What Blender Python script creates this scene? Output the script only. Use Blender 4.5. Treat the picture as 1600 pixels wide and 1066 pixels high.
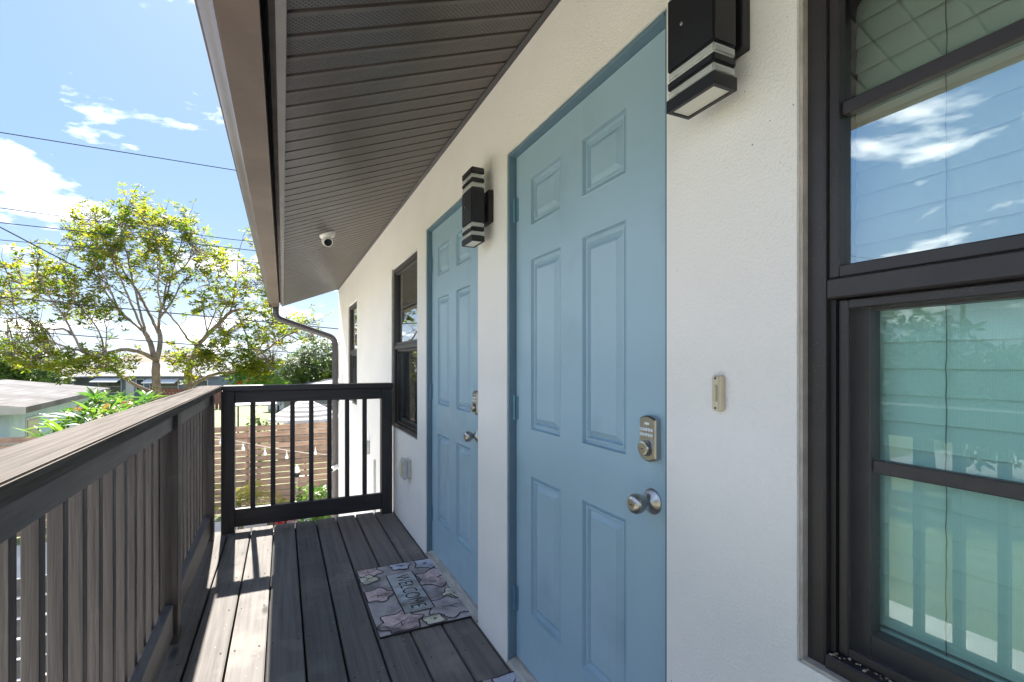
import bpy, bmesh, math, random
from mathutils import Vector, Matrix, Euler
from mathutils import noise as mnoise
R = math.radians
scene = bpy.context.scene
for o in list(bpy.data.objects): bpy.data.objects.remove(o)
COL = scene.collection

# ------------------------------------------------------------------ camera
TH = R(25.0176); S, C = math.sin(TH), math.cos(TH)
F, HV, CAMZ = 767.0, 566.63, 1.235
cam = bpy.data.cameras.new("camera"); camo = bpy.data.objects.new("camera", cam); COL.objects.link(camo)
camo.location = (0, 0, CAMZ); camo.rotation_euler = (R(90), 0, -TH)
cam.sensor_width = 36; cam.lens = F / 1600 * 36; cam.shift_y = (HV - 533) / 1600
cam.clip_start = 0.02; cam.clip_end = 2000
scene.camera = camo

# ------------------------------------------------------------------ light
SUN_EL, SUN_AZ = R(45), R(-4.0)
EXPO, SKY_STR, SUN_STR = 3.32, 0.15, 2.0
SKY_GAMMA, SKY_SAT, SKY_VAL, CLOUD_VAL, CLOUD_OFF = 0.16, 3.2, 0.405, 6.3, (-15.5, -14.8, 0.0)
world = bpy.data.worlds.new("World"); scene.world = world; world.use_nodes = True
def build_world():
    nt = world.node_tree; nt.nodes.clear(); N = nt.nodes.new; L = nt.links.new
    out = N('ShaderNodeOutputWorld'); bg = N('ShaderNodeBackground'); bg.inputs[1].default_value = SKY_STR
    L(bg.outputs[0], out.inputs[0])
    sky = N('ShaderNodeTexSky'); sky.sky_type = 'NISHITA'; sky.sun_disc = False
    sky.sun_elevation = SUN_EL; sky.sun_rotation = SUN_AZ; sky.air_density = 1.0; sky.dust_density = 0.6; sky.ozone_density = 1.0
    hsv = N('ShaderNodeHueSaturation'); hsv.inputs['Saturation'].default_value = SKY_SAT; hsv.inputs['Value'].default_value = SKY_VAL
    gam = N('ShaderNodeGamma'); gam.inputs[1].default_value = SKY_GAMMA; L(sky.outputs[0], gam.inputs[0]); L(gam.outputs[0], hsv.inputs['Color'])
    tc = N('ShaderNodeTexCoord'); sep = N('ShaderNodeSeparateXYZ'); L(tc.outputs['Generated'], sep.inputs[0])
    def m(op, a, b=None):
        n = N('ShaderNodeMath'); n.operation = op
        for i, v in enumerate((a, b)):
            if v is None: continue
            if isinstance(v, (int, float)): n.inputs[i].default_value = v
            else: L(v, n.inputs[i])
        return n.outputs[0]
    z = m('ADD', m('MAXIMUM', sep.outputs[2], 0.0), 0.22)
    cmb = N('ShaderNodeCombineXYZ'); L(m('DIVIDE', sep.outputs[0], z), cmb.inputs[0]); L(m('DIVIDE', sep.outputs[1], z), cmb.inputs[1])
    vm = N('ShaderNodeVectorMath'); vm.operation = 'ADD'; L(cmb.outputs[0], vm.inputs[0]); vm.inputs[1].default_value = CLOUD_OFF
    no = N('ShaderNodeTexNoise'); no.inputs['Scale'].default_value = 1.9; no.inputs['Detail'].default_value = 7; no.inputs['Roughness'].default_value = 0.56
    no.inputs['Distortion'].default_value = 0.25
    L(vm.outputs[0], no.inputs['Vector'])
    rp = N('ShaderNodeValToRGB'); rp.color_ramp.elements[0].position = 0.54; rp.color_ramp.elements[1].position = 0.86
    L(no.outputs[0], rp.inputs[0])
    hz = m('POWER', m('SUBTRACT', 1.0, m('MINIMUM', m('MAXIMUM', sep.outputs[2], 0.0), 1.0)), 9.0)
    fac = m('MULTIPLY', rp.outputs[0], 0.92)
    hfac = m('MULTIPLY', hz, 0.75)
    tint = N('ShaderNodeMixRGB'); tint.blend_type = 'MULTIPLY'; tint.inputs[0].default_value = 1.0; L(hsv.outputs[0], tint.inputs[1]); tint.inputs[2].default_value = (.76, 1.02, 1.40, 1)
    haze = N('ShaderNodeMixRGB'); L(hfac, haze.inputs[0]); L(tint.outputs[0], haze.inputs[1]); haze.inputs[2].default_value = (.86, .95, 1.06, 1)
    mix = N('ShaderNodeMixRGB'); L(fac, mix.inputs[0]); L(haze.outputs[0], mix.inputs[1])
    mix.inputs[2].default_value = (CLOUD_VAL * 1.07, CLOUD_VAL, CLOUD_VAL * 0.91, 1)
    L(mix.outputs[0], bg.inputs[0])
build_world()
SD = Vector((math.sin(SUN_AZ) * math.cos(SUN_EL), math.cos(SUN_AZ) * math.cos(SUN_EL), math.sin(SUN_EL)))
sl = bpy.data.lights.new("sun", 'SUN'); sl.energy = SUN_STR; sl.angle = R(0.6); sl.color = (1.0, 0.955, 0.88)
so = bpy.data.objects.new("sun", sl); COL.objects.link(so); so.rotation_euler = SD.to_track_quat('Z', 'Y').to_euler(); so.location = (-8, 30, 40)
vs = scene.view_settings; vs.view_transform = 'Standard'; vs.look = 'None'; vs.exposure = EXPO; vs.gamma = 1.0; vs.use_curve_mapping = False
scene.render.engine = 'CYCLES'
scene.cycles.max_bounces = 8; scene.cycles.transparent_max_bounces = 12; scene.cycles.diffuse_bounces = 4

# ------------------------------------------------------------------ pixel helpers (1600 px photo)
def at(u, v, d):
    a = (u - 800) / F
    return Vector((d * (S + a * C), d * (C - a * S), CAMZ + (HV - v) / F * d))
def on_z(u, v, z): return at(u, v, (CAMZ - z) * F / (v - HV))
def on_X(u, v, X): return at(u, v, X / (S + (u - 800) / F * C))
def on_Y(u, v, Y): return at(u, v, Y / (C - (u - 800) / F * S))

# ------------------------------------------------------------------ object helpers
W = {}
def wmat(o): return W.get(o.name, Matrix.Identity(4))
def attach(o, parent):
    if parent is not None:
        o.parent = parent; o.matrix_parent_inverse = wmat(parent).inverted()
def setp(o, label=None, cat=None, group=None, kind=None):
    if label: o["label"] = label
    if cat: o["category"] = cat
    if group: o["group"] = group
    if kind: o["kind"] = kind
    return o
def thing(name, label, cat, loc=(0, 0, 0), rz=0.0, group=None):
    o = bpy.data.objects.new(name, None); o.empty_display_size = 0.1; COL.objects.link(o)
    o.location = loc; o.rotation_euler = (0, 0, rz)
    W[o.name] = Matrix.Translation(loc) @ Matrix.Rotation(rz, 4, 'Z')
    return setp(o, label, cat, group)
def place(name, me, M=None, parent=None):
    """new object on shared mesh me at world matrix M"""
    o = bpy.data.objects.new(name, me); COL.objects.link(o)
    M = M or Matrix.Identity(4)
    if parent is not None:
        o.parent = parent; o.matrix_parent_inverse = wmat(parent).inverted()
    o.matrix_basis = M; W[o.name] = M.copy()
    return o
class MB:
    def __init__(s): s.v = []; s.f = []; s.m = []
    def add(s, vs, fs, mi=0):
        b = len(s.v); s.v += [tuple(p) for p in vs]
        for f in fs: s.f.append(tuple(b + i for i in f)); s.m.append(mi)
        return s
    def box(s, x0, x1, y0, y1, z0, z1, mi=0, M=None):
        p = [Vector((x, y, z)) for z in (z0, z1) for y in (y0, y1) for x in (x0, x1)]
        if M is not None: p = [M @ q for q in p]
        return s.add(p, [(0, 2, 3, 1), (4, 5, 7, 6), (0, 1, 5, 4), (2, 6, 7, 3), (0, 4, 6, 2), (1, 3, 7, 5)], mi)
    def tube(s, pts, rad, seg=8, mi=0, cap=True):
        pts = [Vector(p) for p in pts]; n = len(pts)
        if not hasattr(rad, '__len__'): rad = [rad] * n
        rings = []; up = None
        for i in range(n):
            t = (pts[min(i + 1, n - 1)] - pts[max(i - 1, 0)])
            if t.length < 1e-9: t = Vector((0, 0, 1))
            t.normalize()
            if up is None: up = t.orthogonal().normalized()
            up = (up - t * up.dot(t))
            if up.length < 1e-6: up = t.orthogonal()
            up.normalize(); w = t.cross(up)
            rings.append([pts[i] + (up * math.cos(2 * math.pi * k / seg) + w * math.sin(2 * math.pi * k / seg)) * rad[i] for k in range(seg)])
        vs = [p for r in rings for p in r]
        fs = [(i * seg + k, i * seg + (k + 1) % seg, (i + 1) * seg + (k + 1) % seg, (i + 1) * seg + k) for i in range(n - 1) for k in range(seg)]
        if cap: fs += [tuple(range(seg - 1, -1, -1)), tuple((n - 1) * seg + k for k in range(seg))]
        return s.add(vs, fs, mi)
    def lathe(s, prof, M, seg=20, mi=0):
        """prof: (r, h) list, axis local Z of M"""
        vs = [M @ Vector((r * math.cos(2 * math.pi * k / seg), r * math.sin(2 * math.pi * k / seg), h)) for r, h in prof for k in range(seg)]
        n = len(prof)
        fs = [(i * seg + k, i * seg + (k + 1) % seg, (i + 1) * seg + (k + 1) % seg, (i + 1) * seg + k) for i in range(n - 1) for k in range(seg)]
        fs += [tuple(range(seg - 1, -1, -1)), tuple((n - 1) * seg + k for k in range(seg))]
        return s.add(vs, fs, mi)
    def prism(s, prof, y0, y1, mi=0):
        """closed (x,z) profile extruded along y"""
        n = len(prof)
        vs = [(x, y0, z) for x, z in prof] + [(x, y1, z) for x, z in prof]
        fs = [(i, (i + 1) % n, n + (i + 1) % n, n + i) for i in range(n)] + [tuple(range(n - 1, -1, -1)), tuple(range(n, 2 * n))]
        return s.add(vs, fs, mi)
    def mesh(s, name, mats, smooth=False, bevel=0.0, seg=1, fix=True):
        me = bpy.data.meshes.new(name); me.from_pydata(s.v, [], s.f); me.update()
        for m in (mats if isinstance(mats, (list, tuple)) else [mats]): me.materials.append(m)
        if any(s.m): me.polygons.foreach_set('material_index', s.m)
        if fix or bevel:
            bm = bmesh.new(); bm.from_mesh(me)
            if bevel: bmesh.ops.bevel(bm, geom=[e for e in bm.edges if e.calc_face_angle(0) > 0.5], offset=bevel, segments=seg, affect='EDGES', clamp_overlap=True)
            if fix: bmesh.ops.recalc_face_normals(bm, faces=bm.faces)
            bm.to_mesh(me); bm.free()
        if smooth:
            me.polygons.foreach_set('use_smooth', [True] * len(me.polygons))
            if smooth != 'all':
                me.set_sharp_from_angle(angle=R(35))
        return me
    def build(s, name, mats, parent=None, smooth=False, bevel=0.0, seg=1, fix=True, M=None):
        return place(name, s.mesh(name, mats, smooth, bevel, seg, fix), M, parent)

# ------------------------------------------------------------------ materials
def mat(name, base, rough=0.6, var=None, vscale=4.0, stretch=(1, 1, 1), bump=0.0, bscale=60.0, bdetail=4, metal=0.0, spec=0.5,
        speck=None, spscale=120, spthr=0.09, rand=True, vlo=0.35, vhi=0.65, dirt=None, dscale=1.2, dlo=.5, dhi=.75, translucent=0.0, dgrain=False, knots=None, objvar=0.0, island=None, rvar=0.0, bdist=0.01):
    m = bpy.data.materials.new(name); m.use_nodes = True; nt = m.node_tree; N = nt.nodes.new; L = nt.links.new
    b = nt.nodes['Principled BSDF']; out = nt.nodes['Material Output']
    b.inputs['Roughness'].default_value = rough; b.inputs['Metallic'].default_value = metal; b.inputs['Specular IOR Level'].default_value = spec
    tc = N('ShaderNodeTexCoord'); vec = tc.outputs['Object']
    if rand:
        oi = N('ShaderNodeObjectInfo'); mu = N('ShaderNodeVectorMath'); mu.operation = 'SCALE'; mu.inputs[0].default_value = (37.1, 51.7, 23.3); L(oi.outputs['Random'], mu.inputs['Scale'])
        ad = N('ShaderNodeVectorMath'); ad.operation = 'ADD'; L(vec, ad.inputs[0]); L(mu.outputs[0], ad.inputs[1]); vec = ad.outputs[0]
    mp = N('ShaderNodeMapping'); mp.inputs['Scale'].default_value = stretch; L(vec, mp.inputs[0]); svec = mp.outputs[0]
    def noise(v, sc, det=4, ro=.55):
        n = N('ShaderNodeTexNoise'); n.inputs['Scale'].default_value = sc; n.inputs['Detail'].default_value = det; n.inputs['Roughness'].default_value = ro; L(v, n.inputs['Vector']); return n.outputs[0]
    def ramp(v, lo, hi):
        r = N('ShaderNodeMapRange'); r.inputs[1].default_value = lo; r.inputs[2].default_value = hi; L(v, r.inputs[0]); return r.outputs[0]
    def mixc(f, a, c):
        n = N('ShaderNodeMixRGB')
        if isinstance(f, float): n.inputs[0].default_value = f
        else: L(f, n.inputs[0])
        for i, q in ((1, a), (2, c)):
            if isinstance(q, tuple): n.inputs[i].default_value = (*q[:3], 1)
            else: L(q, n.inputs[i])
        return n.outputs[0]
    col = tuple(base)
    if var: col = mixc(ramp(noise(svec, vscale), vlo, vhi), col, tuple(var))
    if island:
        g = N('ShaderNodeNewGeometry'); col = mixc(ramp(g.outputs['Random Per Island'], island[1], island[2]), col, tuple(island[0]))
    if dirt: col = mixc(ramp(noise(svec if dgrain else vec, dscale, 6, .6), dlo, dhi), col, tuple(dirt))
    if objvar:
        oj = N('ShaderNodeObjectInfo'); hv_ = N('ShaderNodeMapRange'); hv_.inputs[3].default_value = 1 - objvar; hv_.inputs[4].default_value = 1 + objvar; L(oj.outputs['Random'], hv_.inputs[0])
        hs_ = N('ShaderNodeHueSaturation'); L(hv_.outputs[0], hs_.inputs['Value'])
        if isinstance(col, tuple): hs_.inputs['Color'].default_value = (*col[:3], 1)
        else: L(col, hs_.inputs['Color'])
        col = hs_.outputs[0]
    if knots:
        kv = N('ShaderNodeMapping'); kv.inputs['Scale'].default_value = (5.0, 1.6, 5.0); L(vec, kv.inputs[0])
        ko = N('ShaderNodeTexVoronoi'); ko.inputs['Scale'].default_value = 1.0; L(kv.outputs[0], ko.inputs['Vector'])
        kr = N('ShaderNodeMapRange'); kr.inputs[1].default_value = .05; kr.inputs[2].default_value = .11; kr.inputs[3].default_value = .8; kr.inputs[4].default_value = 0.0; L(ko.outputs['Distance'], kr.inputs[0])
        col = mixc(kr.outputs[0], col, tuple(knots))
    if speck:
        vo = N('ShaderNodeTexVoronoi'); vo.inputs['Scale'].default_value = spscale; L(vec, vo.inputs['Vector'])
        n2 = ramp(noise(vec, 3.0, 3), .45, .62)
        mm = N('ShaderNodeMath'); mm.operation = 'LESS_THAN'; L(vo.outputs['Distance'], mm.inputs[0])
        m3 = N('ShaderNodeMath'); m3.operation = 'MULTIPLY'; L(n2, m3.inputs[0]); m3.inputs[1].default_value = spthr; L(m3.outputs[0], mm.inputs[1])
        col = mixc(mm.outputs[0], col, tuple(speck))
    if isinstance(col, tuple): b.inputs['Base Color'].default_value = (*col[:3], 1)
    else: L(col, b.inputs['Base Color'])
    if rvar:
        r = N('ShaderNodeMapRange'); r.inputs[1].default_value = .3; r.inputs[2].default_value = .7; r.inputs[3].default_value = rough - rvar; r.inputs[4].default_value = rough + rvar
        L(noise(vec, 6.0, 5), r.inputs[0]); L(r.outputs[0], b.inputs['Roughness'])
    if bump:
        bp = N('ShaderNodeBump'); bp.inputs['Strength'].default_value = bump; bp.inputs['Distance'].default_value = bdist
        L(noise(svec, bscale, bdetail), bp.inputs['Height']); L(bp.outputs[0], b.inputs['Normal'])
    if translucent:
        tr = N('ShaderNodeBsdfTranslucent'); mx = N('ShaderNodeMixShader'); mx.inputs[0].default_value = translucent
        if isinstance(col, tuple): tr.inputs[0].default_value = (*col[:3], 1)
        else:
            br = N('ShaderNodeHueSaturation'); br.inputs['Value'].default_value = 1.6; L(col, br.inputs['Color']); L(br.outputs[0], tr.inputs[0])
        L(b.outputs[0], mx.inputs[1]); L(tr.outputs[0], mx.inputs[2]); L(mx.outputs[0], out.inputs[0])
    return m

def pane_mat(name, tint, refl, rough=0.0):
    m = bpy.data.materials.new(name); m.use_nodes = True; nt = m.node_tree; nt.nodes.clear(); N = nt.nodes.new; L = nt.links.new
    out = N('ShaderNodeOutputMaterial'); t = N('ShaderNodeBsdfTransparent'); t.inputs[0].default_value = (*tint, 1)
    g = N('ShaderNodeBsdfGlossy'); g.inputs['Roughness'].default_value = rough; g.inputs[0].default_value = (.95, .98, 1, 1)
    fr = N('ShaderNodeFresnel'); fr.inputs[0].default_value = 1.5
    ma = N('ShaderNodeMath'); ma.operation = 'ADD'; ma.use_clamp = True; L(fr.outputs[0], ma.inputs[0]); ma.inputs[1].default_value = refl
    mx = N('ShaderNodeMixShader'); L(ma.outputs[0], mx.inputs[0]); L(t.outputs[0], mx.inputs[1]); L(g.outputs[0], mx.inputs[2]); L(mx.outputs[0], out.inputs[0])
    return m
def screen_mat(name):
    m = bpy.data.materials.new(name); m.use_nodes = True; nt = m.node_tree; nt.nodes.clear(); N = nt.nodes.new; L = nt.links.new
    out = N('ShaderNodeOutputMaterial'); t = N('ShaderNodeBsdfTransparent'); d = N('ShaderNodeBsdfDiffuse'); d.inputs[0].default_value = (.22, .23, .23, 1)
    tc = N('ShaderNodeTexCoord'); mp = N('ShaderNodeMapping'); mp.inputs['Scale'].default_value = (1, 1, 1); L(tc.outputs['Object'], mp.inputs[0])
    wv = N('ShaderNodeTexWave'); wv.bands_direction = 'Y'; wv.inputs['Scale'].default_value = 170; L(mp.outputs[0], wv.inputs[0])
    mr = N('ShaderNodeMapRange'); mr.inputs[3].default_value = .07; mr.inputs[4].default_value = .15; L(wv.outputs[1], mr.inputs[0])
    mx = N('ShaderNodeMixShader'); L(mr.outputs[0], mx.inputs[0]); L(t.outputs[0], mx.inputs[1]); L(d.outputs[0], mx.inputs[2]); L(mx.outputs[0], out.inputs[0])
    return m
def soffit_mat(name):
    """vented panel: staggered rows of punched holes"""
    m = mat(name, (.066, .055, .050), .36, var=(.085, .073, .067), vscale=5, spec=.5, dirt=(.14, .115, .098), dscale=1.6, dlo=.55, dhi=.8, bump=.15, bscale=30)
    nt = m.node_tree; N = nt.nodes.new; L = nt.links.new; b = nt.nodes['Principled BSDF']
    src = b.inputs['Base Color'].links[0].from_socket
    tc = N('ShaderNodeTexCoord'); sp = N('ShaderNodeSeparateXYZ'); L(tc.outputs['Object'], sp.inputs[0])
    def mth(op, a, c=None):
        n = N('ShaderNodeMath'); n.operation = op
        for i, v in enumerate((a, c)):
            if v is None: continue
            if isinstance(v, (int, float)): n.inputs[i].default_value = v
            else: L(v, n.inputs[i])
        return n.outputs[0]
    P = 0.0145
    def lattice(off):
        x = mth('SUBTRACT', mth('FRACT', mth('ADD', mth('DIVIDE', sp.outputs[0], P), off)), .5)
        y = mth('SUBTRACT', mth('FRACT', mth('ADD', mth('DIVIDE', sp.outputs[1], P), off)), .5)
        return mth('LESS_THAN', mth('ADD', mth('MULTIPLY', x, x), mth('MULTIPLY', y, y)), .055)
    h = mth('MAXIMUM', lattice(0.0), lattice(0.5))
    inside = mth('LESS_THAN', mth('ABSOLUTE', sp.outputs[1]), .035)
    mx = N('ShaderNodeMixRGB'); L(mth('MULTIPLY', h, inside), mx.inputs[0]); L(src, mx.inputs[1]); mx.inputs[2].default_value = (.006, .006, .007, 1)
    L(mx.outputs[0], b.inputs['Base Color'])
    return m

M_stucco = mat("stucco", (.88, .855, .82), .85, var=(.845, .82, .785), vscale=2.2, bump=.8, bscale=170, bdetail=4, bdist=.0035, dirt=(.80, .785, .76), dscale=1.1, dlo=.6, dhi=.85, spec=.2, speck=(.25, .22, .2), spscale=30, spthr=.05)
M_blue = mat("blue_paint", (.325, .475, .57), .42, var=(.35, .50, .595), vscale=1.6, bump=.16, bscale=260, bdetail=2, bdist=.002, rvar=.09, dirt=(.265, .39, .465), dscale=3.0, dlo=.56, dhi=.82)
M_jamb = mat("jamb_blue_shaded", (.12, .20, .26), .45, var=(.14, .225, .285), vscale=6, bump=.1, bscale=90)  # darker than the door blue: shadow on the frame put into the colour
M_bronze = mat("bronze_frame", (.030, .026, .027), .42, var=(.042, .037, .037), vscale=7, speck=(.30, .25, .20), spscale=200, spthr=.10, bump=.08, bscale=120)
M_bronze_dark = mat("bronze_channel", (.012, .011, .012), .5, speck=(.42, .36, .30), spscale=150, spthr=.2)
M_black = mat("black_metal", (.014, .014, .017), .45, bump=.12, bscale=300, bdist=.002)
def acrylic(name):
    m = bpy.data.materials.new(name); m.use_nodes = True; nt = m.node_tree; nt.nodes.clear(); N = nt.nodes.new; L = nt.links.new
    out = N('ShaderNodeOutputMaterial'); t = N('ShaderNodeBsdfTransparent'); t.inputs[0].default_value = (.93, .95, .94, 1)
    p = N('ShaderNodeBsdfPrincipled'); p.inputs['Base Color'].default_value = (.74, .75, .73, 1); p.inputs['Roughness'].default_value = .12
    mx = N('ShaderNodeMixShader'); mx.inputs[0].default_value = .5; L(t.outputs[0], mx.inputs[1]); L(p.outputs[0], mx.inputs[2]); L(mx.outputs[0], out.inputs[0]); return m
M_acrylic = acrylic("clear_acrylic")
M_acryl_in = mat("acrylic_core", (.80, .80, .74), .35)
M_diffuser = mat("lamp_diffuser", (.72, .71, .62), .3)
M_nickel = mat("satin_nickel", (.55, .52, .48), .28, metal=1.0, var=(.48, .46, .43), vscale=20)
M_nickel_d = mat("key_slot", (.08, .075, .07), .4, metal=1.0)
M_key = mat("keypad_button", (.72, .74, .78), .4)
M_hinge = mat("painted_hinge", (.13, .26, .34), .35, metal=.2)
M_thresh = mat("threshold_wood", (.52, .50, .46), .6, var=(.30, .27, .24), vscale=20, stretch=(3, .4, 3))
M_soffit = soffit_mat("vented_soffit")
M_fascia = mat("fascia_paint", (.11, .105, .11), .45, var=(.14, .135, .135), vscale=6, speck=(.3, .28, .26), spscale=40, spthr=.05)
M_gutter = mat("gutter_paint", (.072, .049, .040), .42, var=(.098, .069, .057), vscale=3.0, stretch=(1, .5, 1), dirt=(.13, .096, .078), dscale=4, dlo=.48, dhi=.75, bump=.1, bscale=40)
M_downspout = mat("downspout_paint", (.05, .05, .056), .42, var=(.065, .062, .066), vscale=5)
M_dark = mat("dark_void", (.012, .011, .011), .9)
M_roof = mat("roof_shingle", (.13, .125, .12), .9, var=(.2, .19, .18), vscale=12)
def wood(name, base, var, stretch, rough=.55, **k):
    d = dict(vscale=9, bump=.35, bscale=14, bdetail=6, bdist=.006); d.update(k)
    return mat(name, base, rough, var=var, stretch=stretch, **d)
M_deck = wood("deck_paint", (.130, .121, .116), (.20, .185, .173), (9, .30, 9), .75, spec=.04, dirt=(.28, .255, .23), dscale=2.6, dlo=.52, dhi=.80, speck=(.50, .47, .43), spscale=34, spthr=.10, rvar=.10, bump=.7, vscale=5, vlo=.3, vhi=.72, knots=(.05, .048, .048), objvar=.16)
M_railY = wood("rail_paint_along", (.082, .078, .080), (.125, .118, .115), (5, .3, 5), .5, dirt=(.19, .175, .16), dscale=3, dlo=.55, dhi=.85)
M_cap = wood("weathered_cap", (.125, .112, .102), (.19, .172, .157), (9, .25, 9), .85, spec=.0, dirt=(.035, .03, .03), dscale=1.3, dlo=.56, dhi=.66, bump=.8, dgrain=True)
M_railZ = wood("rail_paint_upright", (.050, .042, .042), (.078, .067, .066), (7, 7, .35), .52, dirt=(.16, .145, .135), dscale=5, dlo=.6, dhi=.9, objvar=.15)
M_gateX = wood("gate_paint", (.022, .020, .024), (.036, .033, .037), (.4, 6, 6), .48)
M_gateZ = wood("gate_paint_upright", (.022, .020, .024), (.036, .033, .037), (6, 6, .4), .48)
M_glass_up = pane_mat("green_glass", (.93, 1.0, .95), .23)
M_glass_lo = pane_mat("teal_glass", (.86, 1.0, .98), .015)
M_screen = screen_mat("insect_mesh")
M_blind = mat("blind_vinyl", (.86, .86, .83), .5, var=(.82, .82, .79), vscale=3)
M_cord = mat("blind_cord", (.16, .18, .17), .7)
M_beige = mat("beige_plastic", (.66, .58, .42), .45, var=(.62, .54, .39), vscale=20)
M_beige_d = mat("beige_button", (.58, .50, .35), .4)
M_white_pl = mat("white_plastic", (.75, .75, .73), .35)
M_lens = mat("black_lens", (.008, .008, .010), .12)
M_outlet = mat("grey_cover", (.55, .57, .56), .45, var=(.5, .51, .48), vscale=20)
M_outlet_y = mat("aged_cover", (.62, .58, .40), .5)
M_caulk = mat("caulk", (.5, .45, .40), .8, var=(.36, .32, .28), vscale=25, bump=.3, bscale=60)
M_room = mat("room_paint", (.5, .5, .48), .9)

# ------------------------------------------------------------------ the house
XW = 0.836; Z0 = -2.8; YB, YE = -8.0, 8.60; ZT = 2.50
SOF0, PITCH = 2.133, 0.385     # soffit height at X=.0096 and slope
def zsof(x): return SOF0 + PITCH * (x - .0096)
house = thing("apartment_house", "two storey white stucco house with blue doors and dark vented eaves", "house", (3.5, 2.8, Z0))
openings = []      # (y0, y1, z0, z1)
DOOR_H = 2.092
DOORS = [(0.912, 1.842), (2.172, 3.102)]
WINS = [(-0.31, 0.5824), (3.33, 4.215), (6.36, 7.26)]
for a, b in DOORS: openings.append((a, b, 0.0, DOOR_H))
for a, b in WINS: openings.append((a, b, .70, 2.025))
def wall_mesh():
    mb = MB()
    ys = sorted({YB, YE, *[o[0] for o in openings], *[o[1] for o in openings]})
    zs = sorted({Z0, ZT, *[o[2] for o in openings], *[o[3] for o in openings]})
    def hole(y, z): return any(o[0] < y < o[1] and o[2] < z < o[3] for o in openings)
    for y0, y1 in zip(ys, ys[1:]):
        for z0, z1 in zip(zs, zs[1:]):
            if not hole((y0 + y1) / 2, (z0 + z1) / 2):
                mb.add([(XW, y0, z0), (XW, y1, z0), (XW, y1, z1), (XW, y0, z1)], [(0, 3, 2, 1)])
    D = .16
    for y0, y1, z0, z1 in openings:
        mb.add([(XW, y0, z0), (XW, y0, z1), (XW + D, y0, z1), (XW + D, y0, z0)], [(0, 1, 2, 3)])
        mb.add([(XW, y1, z0), (XW, y1, z1), (XW + D, y1, z1), (XW + D, y1, z0)], [(3, 2, 1, 0)])
        mb.add([(XW, y0, z1), (XW, y1, z1), (XW + D, y1, z1), (XW + D, y0, z1)], [(0, 1, 2, 3)])
        mb.add([(XW, y0, z0), (XW, y1, z0), (XW + D, y1, z0), (XW + D, y0, z0)], [(3, 2, 1, 0)])
    # end walls and back
    XB = 7.2
    for y in (YB, YE):
        mb.add([(XW, y, Z0), (XB, y, Z0), (XB, y, ZT + .3), ((XW + XB) / 2, y, zsof((XW + XB) / 2)), (XW, y, ZT)], [(0, 1, 2, 3, 4)])
    mb.add([(XB, YB, Z0), (XB, YE, Z0), (XB, YE, ZT + .3), (XB, YB, ZT + .3)], [(0, 1, 2, 3)])
    return mb
wall = wall_mesh().build("wall", M_stucco, house, fix=False)
# inner room lining so that nothing shines through the panes
mb = MB(); mb.box(XW + .9, XW + 1.0, YB + .05, YE - .05, -.05, 2.45); mb.box(XW + .2, XW + .9, YB + .05, YE - .05, -.1, -.05); mb.box(XW + .2, XW + .9, YB + .05, YE - .05, 2.40, 2.44)
mb.build("room_lining", M_room, house)
# roof slab
RX = 4.0
mb = MB()
prof = [(-.035, zsof(-.035) + .035), (RX, zsof(RX) + .035), (8.0, zsof(.03) + .035), (8.0, zsof(.03) + .22), (RX, zsof(RX) + .22), (-.06, zsof(-.06) + .20)]
mb.prism(prof, YB - .25, YE + .02); mb.build("roof", M_roof, house)
# soffit: backing strip + one object per vented panel
PW = .1030
pm = MB()
Lx0, Lx1 = .0096, XW
def sec(y, dz): return [(0, y, dz), (Lx1 - Lx0, y, dz + PITCH * (Lx1 - Lx0))]
ysec = [(-PW / 2, .0), (PW / 2 - .016, .0), (PW / 2 - .012, .010), (PW / 2 - .002, .010), (PW / 2, .0)]
vv = []
for y, dz in ysec: vv += sec(y, dz)
pm.add(vv, [(2 * i, 2 * i + 1, 2 * i + 3, 2 * i + 2) for i in range(len(ysec) - 1)])
panel_me = pm.mesh("soffit_panel", M_soffit)
mb = MB(); mb.prism([(Lx0, zsof(Lx0) + .016), (XW, zsof(XW) + .016), (XW, zsof(XW) + .03), (Lx0, zsof(Lx0) + .03)], YB - .2, YE)
soffit = mb.build("soffit", M_dark, house)
y = YE - PW / 2
while y > -7.9:
    place("soffit_panel", panel_me, Matrix.Translation((Lx0, y, zsof(Lx0))), soffit); y -= PW
# wall trim channel
mb = MB(); mb.prism([(XW - .022, zsof(XW - .022) - .004), (XW - .001, zsof(XW) - .016), (XW - .001, zsof(XW) + .01), (XW - .022, zsof(XW - .022) + .01)], YB, YE - .002)
mb.build("soffit_trim", M_downspout, house)
# fascia with lower lip, near-black strip painting the shadow in the gap, gutter
zf = SOF0
mb = MB(); mb.box(-.018, .0094, YB - .25, YE + .012, zf - .012, zf + .20); mb.build("fascia", M_fascia, house, bevel=.002)
mb = MB(); mb.box(-.052, -.0182, YB - .25, YE + .004, zf + .05, zf + .19); mb.build("gap_shadow_strip", M_dark, house)
def gutter():
    z = zf - .035; x0, x1 = -.052, -.152
    prof = [(x0, z + .14), (x0, z), (x1, z), (x1 - .004, z + .018), (x1 - .010, z + .030), (x1 - .026, z + .048), (x1 - .043, z + .066), (x1 - .052, z + .082), (x1 - .055, z + .100),
            (x1 - .062, z + .101), (x1 - .062, z + .112), (x1 - .044, z + .112), (x1 - .044, z + .098), (x1 - .040, z + .082), (x1 - .02, z + .05), (x1, z + .03), (x1 + .004, z + .006), (x0 - .004, z + .006), (x0 - .004, z + .14)]
    return MB().prism(prof, YB - .25, YE - .03)
mb = gutter(); z = zf - .035
mb.box(-.20, -.052, YE - .03, YE - .026, z, z + .10)
mb.build("gutter", M_gutter, house, smooth=True)
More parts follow.
